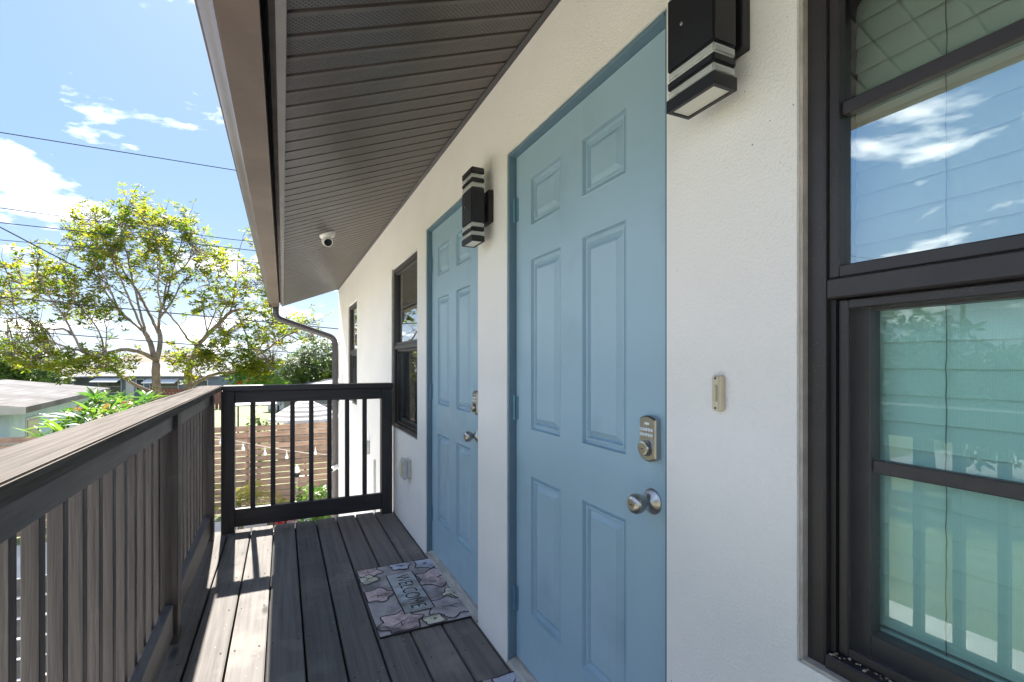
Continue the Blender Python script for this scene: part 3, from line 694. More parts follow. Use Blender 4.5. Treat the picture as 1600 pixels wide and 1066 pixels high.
# ------------------------------------------------------------------ ground
M_lawn = mat("lawn", (.16, .18, .06), .9, var=(.24, .24, .11), vscale=.5, dirt=(.13, .14, .06), dscale=1.5, dlo=.45, dhi=.7, bump=.8, bscale=25, rand=False, bdist=.05)
M_patio = mat("patio_pavers", (.70, .65, .59), .9, var=(.75, .70, .64), vscale=3, dirt=(.58, .52, .46), dscale=1, dlo=.45, dhi=.7, bump=.5, bscale=30, rand=False)
M_concrete = mat("concrete", (.42, .40, .37), .9, var=(.34, .32, .30), vscale=1.5, bump=.3, bscale=30)
def sheet(name, x0, x1, y0, y1, z, m_, n=1):
    mb = MB(); mb.add([(x0, y0, z), (x1, y0, z), (x1, y1, z), (x0, y1, z)], [(0, 1, 2, 3)])
    return setp(mb.build(name, m_, None, fix=False), kind="structure")
sheet("ground", -500, 500, -500, 700, Z0, M_lawn)
sheet("patio", -7.5, XW, -16, 14.4, Z0 + .004, M_patio)
sheet("side_street", -34, -19, -60, 12, Z0 + .004, M_concrete)
sheet("road", -90, 90, 84, 92, Z0 + .004, M_concrete)

# ------------------------------------------------------------------ foliage helpers
def leaf_mat(name, a, b, c, tr=.45, rough=.5):
    m = mat(name, a, rough, var=b, vscale=1.4, vlo=.38, vhi=.62, translucent=tr, island=(c, .55, 1.0), rand=False, spec=.3)
    return m
M_leafT = leaf_mat("tree_leaf", (.075, .15, .012), (.17, .205, .014), (.29, .225, .018), .62)
M_leafD = leaf_mat("dark_leaf", (.030, .065, .014), (.050, .095, .018), (.075, .12, .02), .3)
M_leafH = leaf_mat("hedge_leaf", (.030, .070, .008), (.075, .125, .010), (.13, .155, .014), .35)
M_leafP = leaf_mat("plumeria_leaf", (.055, .15, .016), (.10, .21, .02), (.17, .26, .03), .4, .35)
M_leafY = leaf_mat("palm_leaf", (.16, .19, .025), (.26, .23, .03), (.34, .26, .05), .4)
M_leafF = leaf_mat("far_leaf", (.045, .075, .022), (.07, .105, .03), (.10, .125, .04), .3)
M_bark = mat("pale_bark", (.22, .165, .125), .85, var=(.31, .245, .19), vscale=8, stretch=(1, 1, .4), bump=.6, bscale=22, dirt=(.12, .09, .07), dscale=4, rand=False, bdist=.02)
M_bark2 = mat("brown_bark", (.10, .075, .055), .9, var=(.15, .12, .09), vscale=6, bump=.6, bscale=20)
def rdir(rnd):
    while True:
        v = Vector((rnd.uniform(-1, 1), rnd.uniform(-1, 1), rnd.uniform(-1, 1)))
        if .05 < v.length < 1: return v.normalized()
def add_leaf(V, Fc, p, d, side, ln, wd, bend=.15):
    nrm = d.cross(side).normalized(); b = len(V)
    V += [p, p + d * ln * .45 + side * wd / 2 - nrm * ln * bend * .3, p + d * ln - nrm * ln * bend, p + d * ln * .45 - side * wd / 2 - nrm * ln * bend * .3]
    Fc.append((b, b + 1, b + 2, b + 3))
def cluster(V, Fc, p, rnd, n, ln, axis=None, droop=.35):
    """palmate tuft of n leaves"""
    axis = axis or Vector((0, 0, 1)); w = axis.orthogonal().normalized(); q = axis.cross(w); ph = rnd.uniform(0, 6.3)
    for i in range(n):
        a = ph + 2 * math.pi * i / n + rnd.uniform(-.3, .3)
        d = (w * math.cos(a) + q * math.sin(a)) + axis * rnd.uniform(-droop, .45); d.normalize()
        side = d.cross(axis + rdir(rnd) * .5); side = side.normalized() if side.length > 1e-4 else d.orthogonal().normalized()
        l = ln * rnd.uniform(.7, 1.2); add_leaf(V, Fc, p + d * ln * .12, d, side, l, l * rnd.uniform(.36, .5), rnd.uniform(.05, .35))
def leaf_mesh(name, V, Fc, m_):
    me = bpy.data.meshes.new(name); me.from_pydata([tuple(v) for v in V], [], Fc); me.materials.append(m_); me.update(); return me
def bushy(name, base, trunk_h, blobs, n, ln, m_leaf, m_bark, rnd, label, cat, group=None, tuft=6, trunk_r=.15, shell=.55):
    """tree or shrub: blobs = [(centre offset, (rx, ry, rz))]"""
    base = Vector(base); t = thing(name, label, cat, base, group=group)
    mb = MB(); top = base + Vector((0, 0, trunk_h))
    mb.tube([base - Vector((0, 0, .05)), base + Vector((.03, 0, trunk_h * .5)), top], [trunk_r * 1.25, trunk_r, trunk_r * .8], 9)
    V, Fc = [], []; tot = sum(b[1][0] * b[1][1] + b[1][0] * b[1][2] for b in blobs)
    for off, r in blobs:
        c = base + Vector(off); mid = top.lerp(c, .5) + rdir(rnd) * .15
        mb.tube([top - Vector((0, 0, .1)), mid, c], [trunk_r * .6, trunk_r * .4, trunk_r * .15], 6)
        k = int(n * (r[0] * r[1] + r[0] * r[2]) / tot)
        for i in range(k):
            d = rdir(rnd); s_ = shell + (1 - shell) * rnd.random() ** .6
            s_ *= 1 + .28 * mnoise.noise(d * 2.3 + Vector(off)) + .12 * mnoise.noise(d * 6 + Vector(off))
            p = c + Vector((d.x * r[0], d.y * r[1], d.z * r[2])) * s_
            ax = (d + Vector((0, 0, .6)) + rdir(rnd) * .5).normalized(); cluster(V, Fc, p, rnd, tuft, ln * rnd.uniform(.7, 1.25), ax)
    mb.build("trunk", m_bark, t, smooth=True)
    cr = place("crown", leaf_mesh("crown", V, Fc, m_leaf), None, t)
    return t

# ------------------------------------------------------------------ the big yard tree (limbs traced at its own distance)
def yard_tree():
    rnd = random.Random(11); D0 = 16.0
    base = at(246, 640, D0); base.z = Z0
    t = thing("yard_tree", "large spreading tree with pale forked limbs and sparse yellow green leaves", "tree", base)
    limbs = [  # pixel polyline, start radius, end radius, depth change towards the tip, leafiness
        ([(247, 690), (246, 640), (244, 600), (244, 566)], .27, .20, 0, 0),
        ([(244, 566), (234, 535), (226, 519)], .17, .13, -.2, 0), ([(244, 566), (250, 537), (248, 515)], .16, .12, .2, 0),
        ([(226, 519), (205, 503), (190, 492), (165, 455), (152, 438), (146, 420)], .06, .016, -1.2, 1),
        ([(225, 519), (203, 500), (184, 480), (172, 452), (158, 425), (138, 402)], .05, .014, -2.0, 1),
        ([(224, 518), (212, 490), (200, 462), (190, 438), (178, 408), (166, 384), (150, 358), (120, 340)], .075, .012, -1.5, 1),
        ([(227, 517), (220, 490), (213, 460), (205, 430), (198, 396), (191, 371), (191, 352), (197, 330), (208, 303)], .075, .010, .6, 1),
        ([(247, 520), (241, 506), (232, 488), (222, 469), (211, 450), (199, 433), (182, 405), (163, 382), (150, 350), (118, 325)], .10, .014, 1.2, 1),
        ([(248, 515), (250, 488), (258, 470), (264, 450), (269, 428), (278, 396), (288, 362), (290, 340)], .08, .010, 1.0, 1),
        ([(247, 512), (252, 480), (246, 450), (250, 415), (244, 380), (236, 355), (222, 345)], .06, .010, -1.4, 1),
        ([(256, 472), (262, 440), (290, 415), (300, 390), (298, 365)], .045, .010, -.8, 1),
        ([(248, 500), (270, 470), (285, 440), (305, 425), (318, 400)], .05, .010, 1.6, 1),
        ([(191, 371), (215, 362), (240, 350), (258, 340)], .03, .008, .8, 1), ([(191, 356), (178, 345), (165, 335)], .025, .008, -.3, 1),
        ([(199, 433), (178, 428), (160, 418), (140, 395), (110, 388)], .035, .010, -.7, 1), ([(182, 405), (160, 398), (128, 372), (108, 362)], .03, .008, .9, 1),
        ([(243, 563), (228, 554), (210, 548), (188, 547), (166, 553), (150, 560)], .13, .09, -1.5, .3),
        ([(150, 560), (132, 551), (114, 523), (100, 496), (84, 473), (70, 450), (58, 430), (60, 405)], .07, .012, -1.2, 1),
        ([(164, 553), (157, 524), (143, 501), (125, 480), (112, 462)], .04, .010, .5, 1),
        ([(166, 553), (166, 520), (164, 500), (172, 485)], .03, .010, .3, 1),
        ([(140, 555), (125, 548), (107, 544), (89, 537), (71, 530), (45, 528), (20, 535)], .05, .012, -1.0, 1),
        ([(113, 523), (104, 516), (93, 514), (75, 514), (59, 510), (36, 496), (23, 485), (18, 457), (12, 432), (6, 412)], .06, .012, .8, 1),
        ([(23, 485), (5, 476), (-15, 474)], .025, .010, .3, 1), ([(36, 496), (20, 498), (0, 496), (-25, 480)], .03, .010, -.4, 1),
        ([(84, 473), (60, 462), (40, 445), (30, 430)], .03, .008, .4, 1), ([(100, 496), (115, 470), (118, 440), (105, 420)], .03, .008, -.5, 1),
        ([(240, 614), (210, 601), (193, 589), (180, 581), (172, 572)], .10, .06, -1.6, .3), ([(180, 581), (160, 575), (135, 578), (115, 585)], .04, .012, -.6, 1), ([(176, 578), (165, 560), (160, 545)], .03, .010, .2, 1),
        # second stem
        ([(288, 690), (293, 640), (294, 606), (294, 581), (301, 561), (312, 536)], .27, .16, .4, 0),
        ([(311, 538), (296, 533), (283, 514), (267, 495), (256, 480), (262, 462)], .08, .014, -.6, .7),
        ([(312, 536), (342, 506), (359, 489), (380, 483), (406, 489), (420, 497)], .14, .025, .8, .6),
        ([(359, 489), (366, 465), (368, 442), (372, 431), (390, 423), (404, 409), (412, 392)], .06, .010, .5, .35),
        ([(372, 431), (371, 409), (377, 381), (383, 362)], .028, .008, .4, .3), ([(367, 440), (350, 423), (344, 410), (330, 392), (318, 380)], .032, .008, -.5, .8),
        ([(362, 465), (341, 440), (342, 424), (350, 400)], .028, .008, .3, .7), ([(325, 525), (316, 465), (328, 452), (324, 436), (312, 420)], .035, .008, -.6, .8),
        ([(318, 530), (335, 490), (345, 470), (335, 450)], .04, .010, .7, 1), ([(342, 506), (352, 480), (372, 455), (395, 448), (415, 440)], .04, .008, -.5, .7),
        ([(294, 606), (318, 592), (335, 585), (373, 578), (391, 562), (418, 546), (433, 534), (451, 523), (472, 514), (492, 503)], .12, .012, .8, .8),
        ([(391, 562), (386, 529), (376, 502), (365, 476)], .05, .010, -.6, .9), ([(433, 534), (427, 521), (425, 487), (420, 470)], .03, .008, .3, .9),
        ([(433, 534), (455, 535), (475, 528), (490, 526)], .025, .008, -.3, .9), ([(373, 578), (360, 560), (350, 540), (352, 520)], .045, .012, -1.0, 1.2),
        ([(345, 583), (330, 565), (322, 550)], .04, .012, -1.2, 1.3), ([(380, 575), (395, 580), (410, 575), (425, 568)], .03, .010, -.8, 1.2), ([(318, 592), (300, 570), (280, 560), (268, 570)], .03, .010, -1.0, 1.2),
        ([(400, 556), (412, 530), (405, 515), (398, 500)], .03, .010, .4, 1), ([(408, 489), (430, 500), (448, 505)], .02, .008, 0, .8),
        ([(278, 396), (262, 380), (255, 365), (268, 350)], .025, .008, -.6, 1), ([(264, 450), (240, 430), (228, 410), (232, 392)], .03, .008, .9, 1),
        ([(165, 455), (140, 455), (120, 440)], .02, .008, -.3, 1), ([(60, 405), (45, 400), (30, 398)], .015, .008, 0, 1), ([(125, 480), (100, 468), (80, 450), (75, 430)], .025, .008, -.8, 1), ([(89, 537), (70, 548), (55, 560), (40, 572)], .025, .008, -.5, 1), ([(143, 501), (150, 478), (140, 462)], .02, .008, .5, 1),
    ]
    mb = MB(); V, Fc = [], []
    seen = {}; allq = []
    def key(p): return (round(p[0] / 8), round(p[1] / 8))
    for pts, r0, r1, dd, leafy in limbs:
        r0 *= .54 if r0 > .05 else .72; r1 *= .55 if r1 > .05 else .8
        k0 = key(pts[0]); d0 = D0 + (0.6 if pts[0][0] > 275 and leafy == 0 else 0)
        best = None
        for (uu, vv_), dv in seen.items():
            q = (uu - pts[0][0]) ** 2 + (vv_ - pts[0][1]) ** 2
            if best is None or q < best[0]: best = (q, dv)
        if best and best[0] < 500: d0 = best[1]
        n = len(pts); P = []
        for i, (u, v) in enumerate(pts):
            f = i / (n - 1); d = d0 + dd * f; seen[(u, v)] = d
            p = at(u, v, d); P.append(p)
        if pts[0][1] >= 690: P[0].z = Z0 - .05; P[0].x, P[0].y = P[1].x, P[1].y
        # refine with slight waviness
        Q = []; rad = []
        for i in range(n - 1):
            for k in range(4):
                f = k / 4; a0 = P[max(i - 1, 0)]; a1 = P[i]; a2 = P[i + 1]; a3 = P[min(i + 2, n - 1)]
                q = .5 * ((2 * a1) + (-a0 + a2) * f + (2 * a0 - 5 * a1 + 4 * a2 - a3) * f * f + (-a0 + 3 * a1 - 3 * a2 + a3) * f ** 3)
                Q.append(q + rdir(rnd) * .012); g = (i + f) / (n - 1); rad.append(r0 * (1 - g) + r1 * g)
        Q.append(P[-1]); rad.append(r1)
        mb.tube(Q, rad, 10 if r0 > .1 else 6)
        if leafy <= 0: continue
        # twigs with leaf tufts
        length = sum((Q[i + 1] - Q[i]).length for i in range(len(Q) - 1))
        nt = int(length * 7.6 * leafy); allq.extend(Q[len(Q) // 4:])
        for k in range(nt):
            f = .30 + .70 * (rnd.random() ** .75); i = min(int(f * (len(Q) - 1)), len(Q) - 2); p = Q[i]
            tdir = (Q[min(i + 2, len(Q) - 1)] - Q[max(i - 1, 0)]).normalized()
            d = (tdir * .6 + rdir(rnd) + Vector((0, 0, .35))).normalized(); ln = rnd.uniform(.22, .75)
            mid = p + d * ln * .5 + rdir(rnd) * .05; tip = p + (d + Vector((0, 0, .15))) * ln
            mb.tube([p, mid, tip], [.011, .008, .004], 4, cap=False)
            for j in range(rnd.randint(1, 4)):
                c = mid.lerp(tip, rnd.uniform(.2, 1.15)) + rdir(rnd) * .06
                cluster(V, Fc, c, rnd, rnd.randint(6, 9), rnd.uniform(.10, .17), (Vector((0, 0, 1)) + rdir(rnd) * .5).normalized(), .5)
        for j in range(3): cluster(V, Fc, Q[-1] + rdir(rnd) * .12, rnd, 7, .15)
    # extra leafy sprays where the crown is densest
    for u, v, ru, rv, n, dd in [(352, 556, 48, 34, 150, -1.0), (405, 580, 36, 18, 70, -.8), (385, 530, 40, 26, 60, .3), (290, 575, 26, 22, 45, -1.2), (60, 555, 58, 26, 120, -1.5), (120, 572, 48, 16, 70, -1.8), (185, 565, 30, 20, 45, -1.5),
                                (35, 455, 45, 22, 70, 0), (85, 440, 35, 25, 50, -.5), (150, 375, 50, 40, 110, 0), (190, 350, 55, 38, 90, .5), (265, 375, 42, 36, 110, .6), (250, 420, 40, 30, 60, .8), (130, 480, 50, 26, 60, -.8), (330, 400, 26, 22, 40, 0), (440, 520, 34, 22, 40, .3), (222, 330, 30, 26, 35, .4), (320, 470, 34, 24, 40, 0), (398, 468, 34, 36, 55, .5), (362, 425, 30, 34, 45, .3), (455, 508, 34, 16, 35, .4), (400, 420, 18, 24, 16, .4)]:
        for k in range(int(n * .75)):
            a, r = rnd.uniform(0, 6.283), rnd.random() ** .6
            p = at(u + ru * r * math.cos(a), v + rv * r * math.sin(a), D0 + dd + rnd.uniform(-1.3, 1.3))
            q = min(allq, key=lambda w: (w - p).length_squared)
            if (q - p).length > 1.5: p = q.lerp(p, 1.5 / (q - p).length)
            mb.tube([q, q.lerp(p, .5) + rdir(rnd) * .06, p], [.010, .007, .004], 4, cap=False)
            for j in range(2): cluster(V, Fc, p + rdir(rnd) * .10 * j, rnd, rnd.randint(6, 9), rnd.uniform(.11, .18), (Vector((0, 0, 1)) + rdir(rnd) * .5).normalized(), .5)
    mb.build("trunk", M_bark, t, smooth='all', fix=False)
    place("crown", leaf_mesh("crown", V, Fc, M_leafT), None, t)
yard_tree()

# ------------------------------------------------------------------ fences
M_fence = mat("cedar_slat", (.30, .185, .13), .8, var=(.42, .28, .205), vscale=3, stretch=(.5, 4, 6), bump=.4, bscale=14, objvar=.2, dirt=(.16, .105, .08), dscale=2, dlo=.45, dhi=.75)
M_fence_post = mat("cedar_post", (.15, .09, .065), .85, var=(.21, .14, .10), vscale=4, stretch=(4, 4, .5))
M_navy = mat("dark_slat", (.030, .032, .042), .5, var=(.05, .05, .06), vscale=4, stretch=(.4, 5, 5))
M_navy_top = mat("dark_slat_post", (.028, .030, .04), .55)
def slat_fence(name, label, x0, x1, y, top, pitch, gap, m_s, m_p, sect=2.4, th=.022):
    t = thing(name, label, "fence", ((x0 + x1) / 2, y, Z0))
    n = max(1, round((x1 - x0) / sect)); w = (x1 - x0) / n; rows = int((top - Z0 - .03) / pitch)
    mb = MB(); mb.box(-w / 2 + .002, w / 2 - .002, -th / 2, th / 2, 0, pitch - gap); me = mb.mesh("slat", m_s, bevel=.002)
    for k in range(n):
        for r in range(rows):
            place("slat", me, Matrix.Translation((x0 + (k + .5) * w, y + random.uniform(-.003, .003), top - (r + 1) * pitch + gap)) @ Matrix.Rotation(R(random.uniform(-.12, .12)), 4, 'Y'), t)
    mb = MB(); mb.box(-.045, .045, .0125, .10, Z0, top - .02); me = mb.mesh("post", m_p, bevel=.004)
    for k in range(n + 1): place("post", me, Matrix.Translation((x0 + k * w, y, 0)), t)
    return t
random.seed(9)
slat_fence("slat_fence", "brown cedar fence of horizontal slats across the back of the yard", -10.6, 1.6, 14.55, -.425, .160, .022, M_fence, M_fence_post)
slat_fence("slat_screen", "dark slat screen below the deck, seen through gaps of the left railing", -3.0, -1.05, 4.49, -.25, .14, .020, M_navy, M_navy_top, 2.0, .03)
# distant picket fence bit behind the tree
pf = thing("picket_fence", "short reddish brown fence far behind the second tree stem", "fence", at(262, 612, 43))
M_redwood = mat("red_fence", (.16, .055, .035), .85, var=(.22, .09, .06), vscale=3)
pm_ = MB().box(-.13, .13, -.015, .015, 0, 1.75).mesh("picket", M_redwood); b0 = at(262, 612, 43); rt = Vector((C, -S, 0))
for k in range(-4, 16):
    q = b0 + rt * (k * .33); place("picket", pm_, Matrix.Translation((q.x, q.y, Z0)) @ Matrix.Rotation(-TH, 4, 'Z'), pf)

# ------------------------------------------------------------------ plants in the yard
def leaf_big():
    V = []; Fc = []; n = 6; 
    for i in range(n + 1):
        f = i / n; w = .19 * math.sin(math.pi * min(f * .92 + .06, 1)) ** .8; z = -.30 * f * f + .05 * f
        V += [(-w * .5, f, z + w * .22), (0, f, z), (w * .5, f, z + w * .22)]
    for i in range(n): Fc += [(3 * i, 3 * i + 1, 3 * i + 4, 3 * i + 3), (3 * i + 1, 3 * i + 2, 3 * i + 5, 3 * i + 4)]
    me = leaf_mesh("leaf", [Vector(v) for v in V], Fc, M_leafP); me.polygons.foreach_set('use_smooth', [True] * len(me.polygons)); return me
LEAF = leaf_big()
M_leafPl = [leaf_mat("plumeria_leaf_%d" % i, a, b, c, .4, .33) for i, (a, b, c) in enumerate([((.05, .14, .015), (.08, .19, .02), (.1, .2, .02)), ((.10, .20, .016), (.15, .26, .02), (.2, .28, .03)), ((.035, .10, .014), (.06, .14, .016), (.07, .15, .02))])]
LEAVES = []
for m_ in M_leafPl:
    q = LEAF.copy(); q.materials.clear(); q.materials.append(m_); LEAVES.append(q)
M_bloom = mat("magenta_bloom", (.55, .02, .10), .6, translucent=.3); M_bloomO = mat("orange_bloom", (.55, .22, .06), .6, translucent=.3); M_bloomR = mat("red_bloom", (.55, .02, .02), .6, translucent=.3)
def plumeria(name, label, tips, basepx, ln, blooms, seed):
    rnd = random.Random(seed); base = Vector(basepx); base.z = Z0
    t = thing(name, label, "shrub", base)
    mb = MB()
    for p in tips:
        mid = base.lerp(p, .45) + Vector((rnd.uniform(-.2, .2), rnd.uniform(-.2, .2), .2))
        mb.tube([base + Vector((rnd.uniform(-.1, .1), rnd.uniform(-.1, .1), -.03)), mid, p - Vector((0, 0, .12)), p], [.05, .035, .022, .018], 7)
        n = rnd.randint(9, 12); ph = rnd.uniform(0, 6)
        for i in range(n):
            a = ph + i * 2.4; el = R(rnd.uniform(5, 62)); 
            M = Matrix.Translation(p + Vector((0, 0, -.05 + .012 * i))) @ Matrix.Rotation(a, 4, 'Z') @ Matrix.Rotation(el, 4, 'X') @ Matrix.Rotation(R(rnd.uniform(-25, 25)), 4, 'Y') @ Matrix.Scale(ln * rnd.uniform(.75, 1.2), 4)
            place("leaf", rnd.choice(LEAVES), M, t)
    mb.build("stems", M_bark2, t, smooth='all')
    for (p, m_, r) in blooms:
        V, Fc = [], []
        for k in range(7): cluster(V, Fc, p + rdir(rnd) * r * .7, rnd, 5, r * .75, rdir(rnd))
        place("blossom", leaf_mesh("blossom", V, Fc, m_), None, t)
    return t
random.seed(21)
tips = [at(u, v - 9, d) for u, v, d in [(66, 697, 7.6), (84, 683, 8.0), (106, 670, 8.3), (98, 690, 7.5), (130, 655, 8.6), (122, 668, 7.8), (150, 638, 8.8), (146, 660, 8.0), (172, 655, 8.2), (168, 636, 9.2), (192, 640, 9.0), (190, 658, 8.4), (214, 645, 8.8), (232, 636, 9.4), (140, 678, 7.6)]]
plumeria("plumeria_shrub", "broad leaved green shrub with a few magenta blooms just beyond the left railing", tips, at(150, 660, 8.4), .37,
         [(at(197, 631, 8.6), M_bloom, .06), (at(166, 636, 8.0), M_bloomO, .05), (at(121, 640, 8.0), M_bloomO, .045)], 5)
rnd = random.Random(33)
def dense_shrub(name, label, u, d, top_v, w, n, ln, m_leaf, high=False, blooms=(), cat="shrub", tuft=6, group=None):
    p = at(u, 600, d); p.z = Z0; top = at(u, top_v, d).z; h = top - Z0
    t = bushy(name, p, h * .8, [((0, 0, h * .93), (w, w, h * .10)), ((w * .6, .1, h * .92), (w * .7, w * .7, h * .07))] if high else [((0, 0, h * .62), (w, w, h * .38)), ((w * .5, .1, h * .5), (w * .7, w * .7, h * .32)), ((-w * .5, -.1, h * .52), (w * .7, w * .7, h * .3))], n, ln, m_leaf, M_bark2, rnd, label, cat, trunk_r=.04 if high else .05, tuft=tuft, group=group)
    for (q, m_, r) in blooms:
        V, Fc = [], []
        for k in range(6): cluster(V, Fc, q + rdir(rnd) * r * .7, rnd, 5, r * .75, rdir(rnd))
        place("blossom", leaf_mesh("blossom", V, Fc, m_), None, t)
    return t
dense_shrub("flowering_shrub", "green shrub with red and yellow blooms behind the end railing's left post", 396, 15.6, 586, .75, 170, .16, M_leafP, high=True,
            blooms=[(at(375, 598, 14.8), M_bloomR, .06), (at(386, 594, 15), M_bloomO, .06), (at(408, 592, 14.9), M_bloomO, .05)])
dense_shrub("croton_shrub", "yellow green low shrub at the foot of the forked tree", 222, 13.5, 618, .8, 240, .13, M_leafT)
dense_shrub("yellow_shrub", "olive shrub beside the white roofed house", 168, 17, 602, .8, 200, .14, M_leafT)
dense_shrub("round_hedge", "dense round green tree beside the far downspout", 505, 30, 528, 2.3, 4600, .17, M_leafH, cat="tree")
dense_shrub("leafy_shrub", "bright green shrub before the cedar fence, near the downspout", 492, 11.6, 757, .42, 170, .12, M_leafP)
dense_shrub("small_shrub", "small green shrub growing beyond the cedar fence beside the umbrella", 404, 16.5, 628, .32, 60, .14, M_leafP)
# areca palm before the fence
def palm(u, v, d, label, seed, n=15, ln=1.25):
    rnd = random.Random(seed); c = at(u, v, d); base = Vector((c.x, c.y, Z0)); t = thing("areca_palm", label, "palm", base)
    mb = MB()
    for k in range(4):
        o = Vector((rnd.uniform(-.08, .08), rnd.uniform(-.08, .08), 0)); mb.tube([base + o - Vector((0, 0, .03)), base.lerp(c, .5) + o, c + o * .6], [.04, .032, .022], 7)
    mb.build("stem", M_bark2, t, smooth='all')
    for k in range(n):
        a = 2.4 * k + rnd.uniform(-.3, .3); el = rnd.uniform(.25, 1.15); l = ln * rnd.uniform(.75, 1.1); hd = Vector((math.cos(a), math.sin(a), 0))
        pts = [c + hd * (l * f * math.cos(el)) + Vector((0, 0, l * (f * math.sin(el) - .55 * f * f))) for f in [i / 14 for i in range(15)]]
        V, Fc = [], []
        for i in range(2, 15):
            tg = (pts[i] - pts[i - 1]).normalized(); sd = tg.cross(Vector((0, 0, 1))).normalized(); f = i / 14
            for s_ in (-1, 1):
                dl = (sd * s_ + tg * .75 + Vector((0, 0, -.15))).normalized(); add_leaf(V, Fc, pts[i], dl, tg, l * .30 * (1.15 - .7 * f), .026, .25)
        m2 = MB(); m2.tube(pts, [.008 * (1 - .8 * i / 14) for i in range(15)], 4); b = len(V)
        V += [Vector(q) for q in m2.v]; Fc += [tuple(b + i for i in f) for f in m2.f]
        place("frond", leaf_mesh("frond", V, Fc, M_leafY), None, t)
palm(372, 790, 11.4, "yellow green palm with feathery fronds before the cedar fence", 2)
palm(425, 800, 12.0, "smaller yellowish palm right of the larger one before the fence", 6, 10, .95)
# red bromeliad
p = at(446, 818, 12.3); p.z = Z0
t = thing("red_flower", "bright red flowering plant on the ground beneath the end railing", "plant", p)
V, Fc = [], []; rr = random.Random(3)
for k in range(14): cluster(V, Fc, p + Vector((rr.uniform(-.3, .3), rr.uniform(-.25, .25), rr.uniform(.02, .2))), rr, 6, .16)
place("petals", leaf_mesh("petals", V, Fc, M_bloomR), None, t)
mb = MB(); mb.tube([p - Vector((0, 0, .02)), p + Vector((0, 0, .1))], .03, 6); mb.build("stem", M_bark2, t)

# string lights and garden light
M_wirew = mat("pale_cable", (.6, .55, .48), .6); M_bulb = mat("bulb_glass", (.85, .84, .8), .15); M_wire = mat("power_cable", (.025, .025, .03), .6); M_socket = mat("socket", (.5, .48, .44), .5)
t = thing("string_lights", "string of white globe bulbs hanging before the cedar fence", "string lights", at(337, 683, 11))
cpts = [at(u, v, d) for u, v, d in [(250, 655, 10.4), (300, 672, 10.6), (337, 682, 10.8), (369, 689, 11.0), (396, 694.5, 11.2), (423, 699.5, 11.4), (450, 704, 11.6), (482, 708.5, 11.8), (523, 711, 12), (560, 710, 9.5)]]
mb = MB(); mb.tube(cpts, .009, 5); mb.build("cable", M_wirew, t)
for u, v, d in [(345, 692, 10.85), (379.8, 701, 11.05), (414, 709, 11.3), (448, 714.5, 11.55), (492.7, 708, 11.85)]:
    p = at(u, v, d); mb = MB(); mb.lathe([(.006, .09), (.014, .085), (.016, .05), (.03, .03), (.04, 0), (.036, -.025), (.02, -.042), (.004, -.046)], Matrix.Translation(p), 12); mb.tube([p + Vector((0, 0, .08)), p + Vector((0, 0, .15))], .006, 5); mb.build("bulb", M_bulb, t, smooth=True)
p = at(464, 737, 11.9)
t = thing("garden_light", "teardrop garden light on a thin stake before the cedar fence", "garden light", (p.x, p.y, Z0))
mb = MB(); mb.lathe([(.006, .17), (.03, .14), (.058, .08), (.075, 0), (.07, -.06), (.045, -.105), (.02, -.12)], Matrix.Translation(p), 16); mb.build("lamp_globe", M_diffuser, t, smooth=True)
mb = MB(); mb.lathe([(.078, -.02), (.08, -.05), (.05, -.12), (.02, -.14)], Matrix.Translation(p), 16); mb.build("lamp_base", M_black, t, smooth=True)
mb = MB(); mb.tube([(p.x, p.y, Z0 - .05), (p.x, p.y, p.z - .1)], .008, 6); mb.build("stake", M_outlet, t)

# ------------------------------------------------------------------ patio umbrella beyond the fence
M_canW = mat("canopy_white", (.74, .73, .74), .8, translucent=.3); M_canG = mat("canopy_grey", (.22, .21, .23), .8, translucent=.2)
p = at(477, 652, 17.4); ub = Vector((p.x, p.y, Z0))
t = thing("patio_umbrella", "grey and white striped patio umbrella beyond the cedar fence", "umbrella", ub)
zt = at(477, 622, 17.4).z; ze = at(477, 655, 17.4).z; RU = 1.32; mb = MB()
rings = 12
for k in range(8):
    for i in range(rings):
        for (f0, f1) in ((i / rings, (i + 1) / rings),):
            vs = []
            for f in (f0, f1):
                for a in (k, k + 1):
                    ang = 2 * math.pi * a / 8 + .3; r = max(f, .02) * RU; vs.append((ub.x + r * math.cos(ang), ub.y + r * math.sin(ang), zt + (ze - zt) * (f * .75 + .25 * f * f)))
            mb.add(vs, [(0, 1, 3, 2)], i % 2)
mb.build("canopy", [M_canW, M_canG], t, fix=False)
mb = MB(); mb.tube([ub, (ub.x, ub.y, zt + .1)], .025, 8); mb.build("pole", M_black, t, smooth=True)
mb = MB(); mb.lathe([(.30, 0), (.30, .06), (.05, .10), (.04, .3)], Matrix.Translation(ub), 16); mb.build("base", M_black, t, smooth=True)

# ------------------------------------------------------------------ neighbouring houses
M_whiteroof = mat("white_roof", (.16, .154, .151), .95, spec=.0, var=(.225, .217, .213), vscale=1.2, stretch=(4, .3, 1), dirt=(.12, .108, .102), dscale=.6, dlo=.45, dhi=.8)
M_sheetw = mat("white_trim", (.55, .545, .54), .6)
M_palewall = mat("pale_blue_wall", (.40, .55, .64), .8, var=(.52, .63, .68), vscale=2)
M_bluewall = mat("slate_blue_wall", (.13, .165, .22), .85, var=(.16, .195, .25), vscale=2)
M_greywall = mat("grey_wall", (.17, .18, .20), .85, var=(.2, .2, .22), vscale=2)
M_shingle = mat("grey_shingle", (.19, .19, .20), .9, var=(.27, .265, .27), vscale=5, bump=.5, bscale=12)
M_lightroof = mat("light_shingle", (.19, .187, .19), .9, var=(.24, .235, .235), vscale=4)
M_tanroof = mat("tan_shingle", (.24, .175, .125), .9, var=(.30, .22, .165), vscale=4)
M_winglass = mat("house_glass", (.05, .06, .075), .12)
M_browndoor = mat("brown_door", (.16, .10, .08), .7)
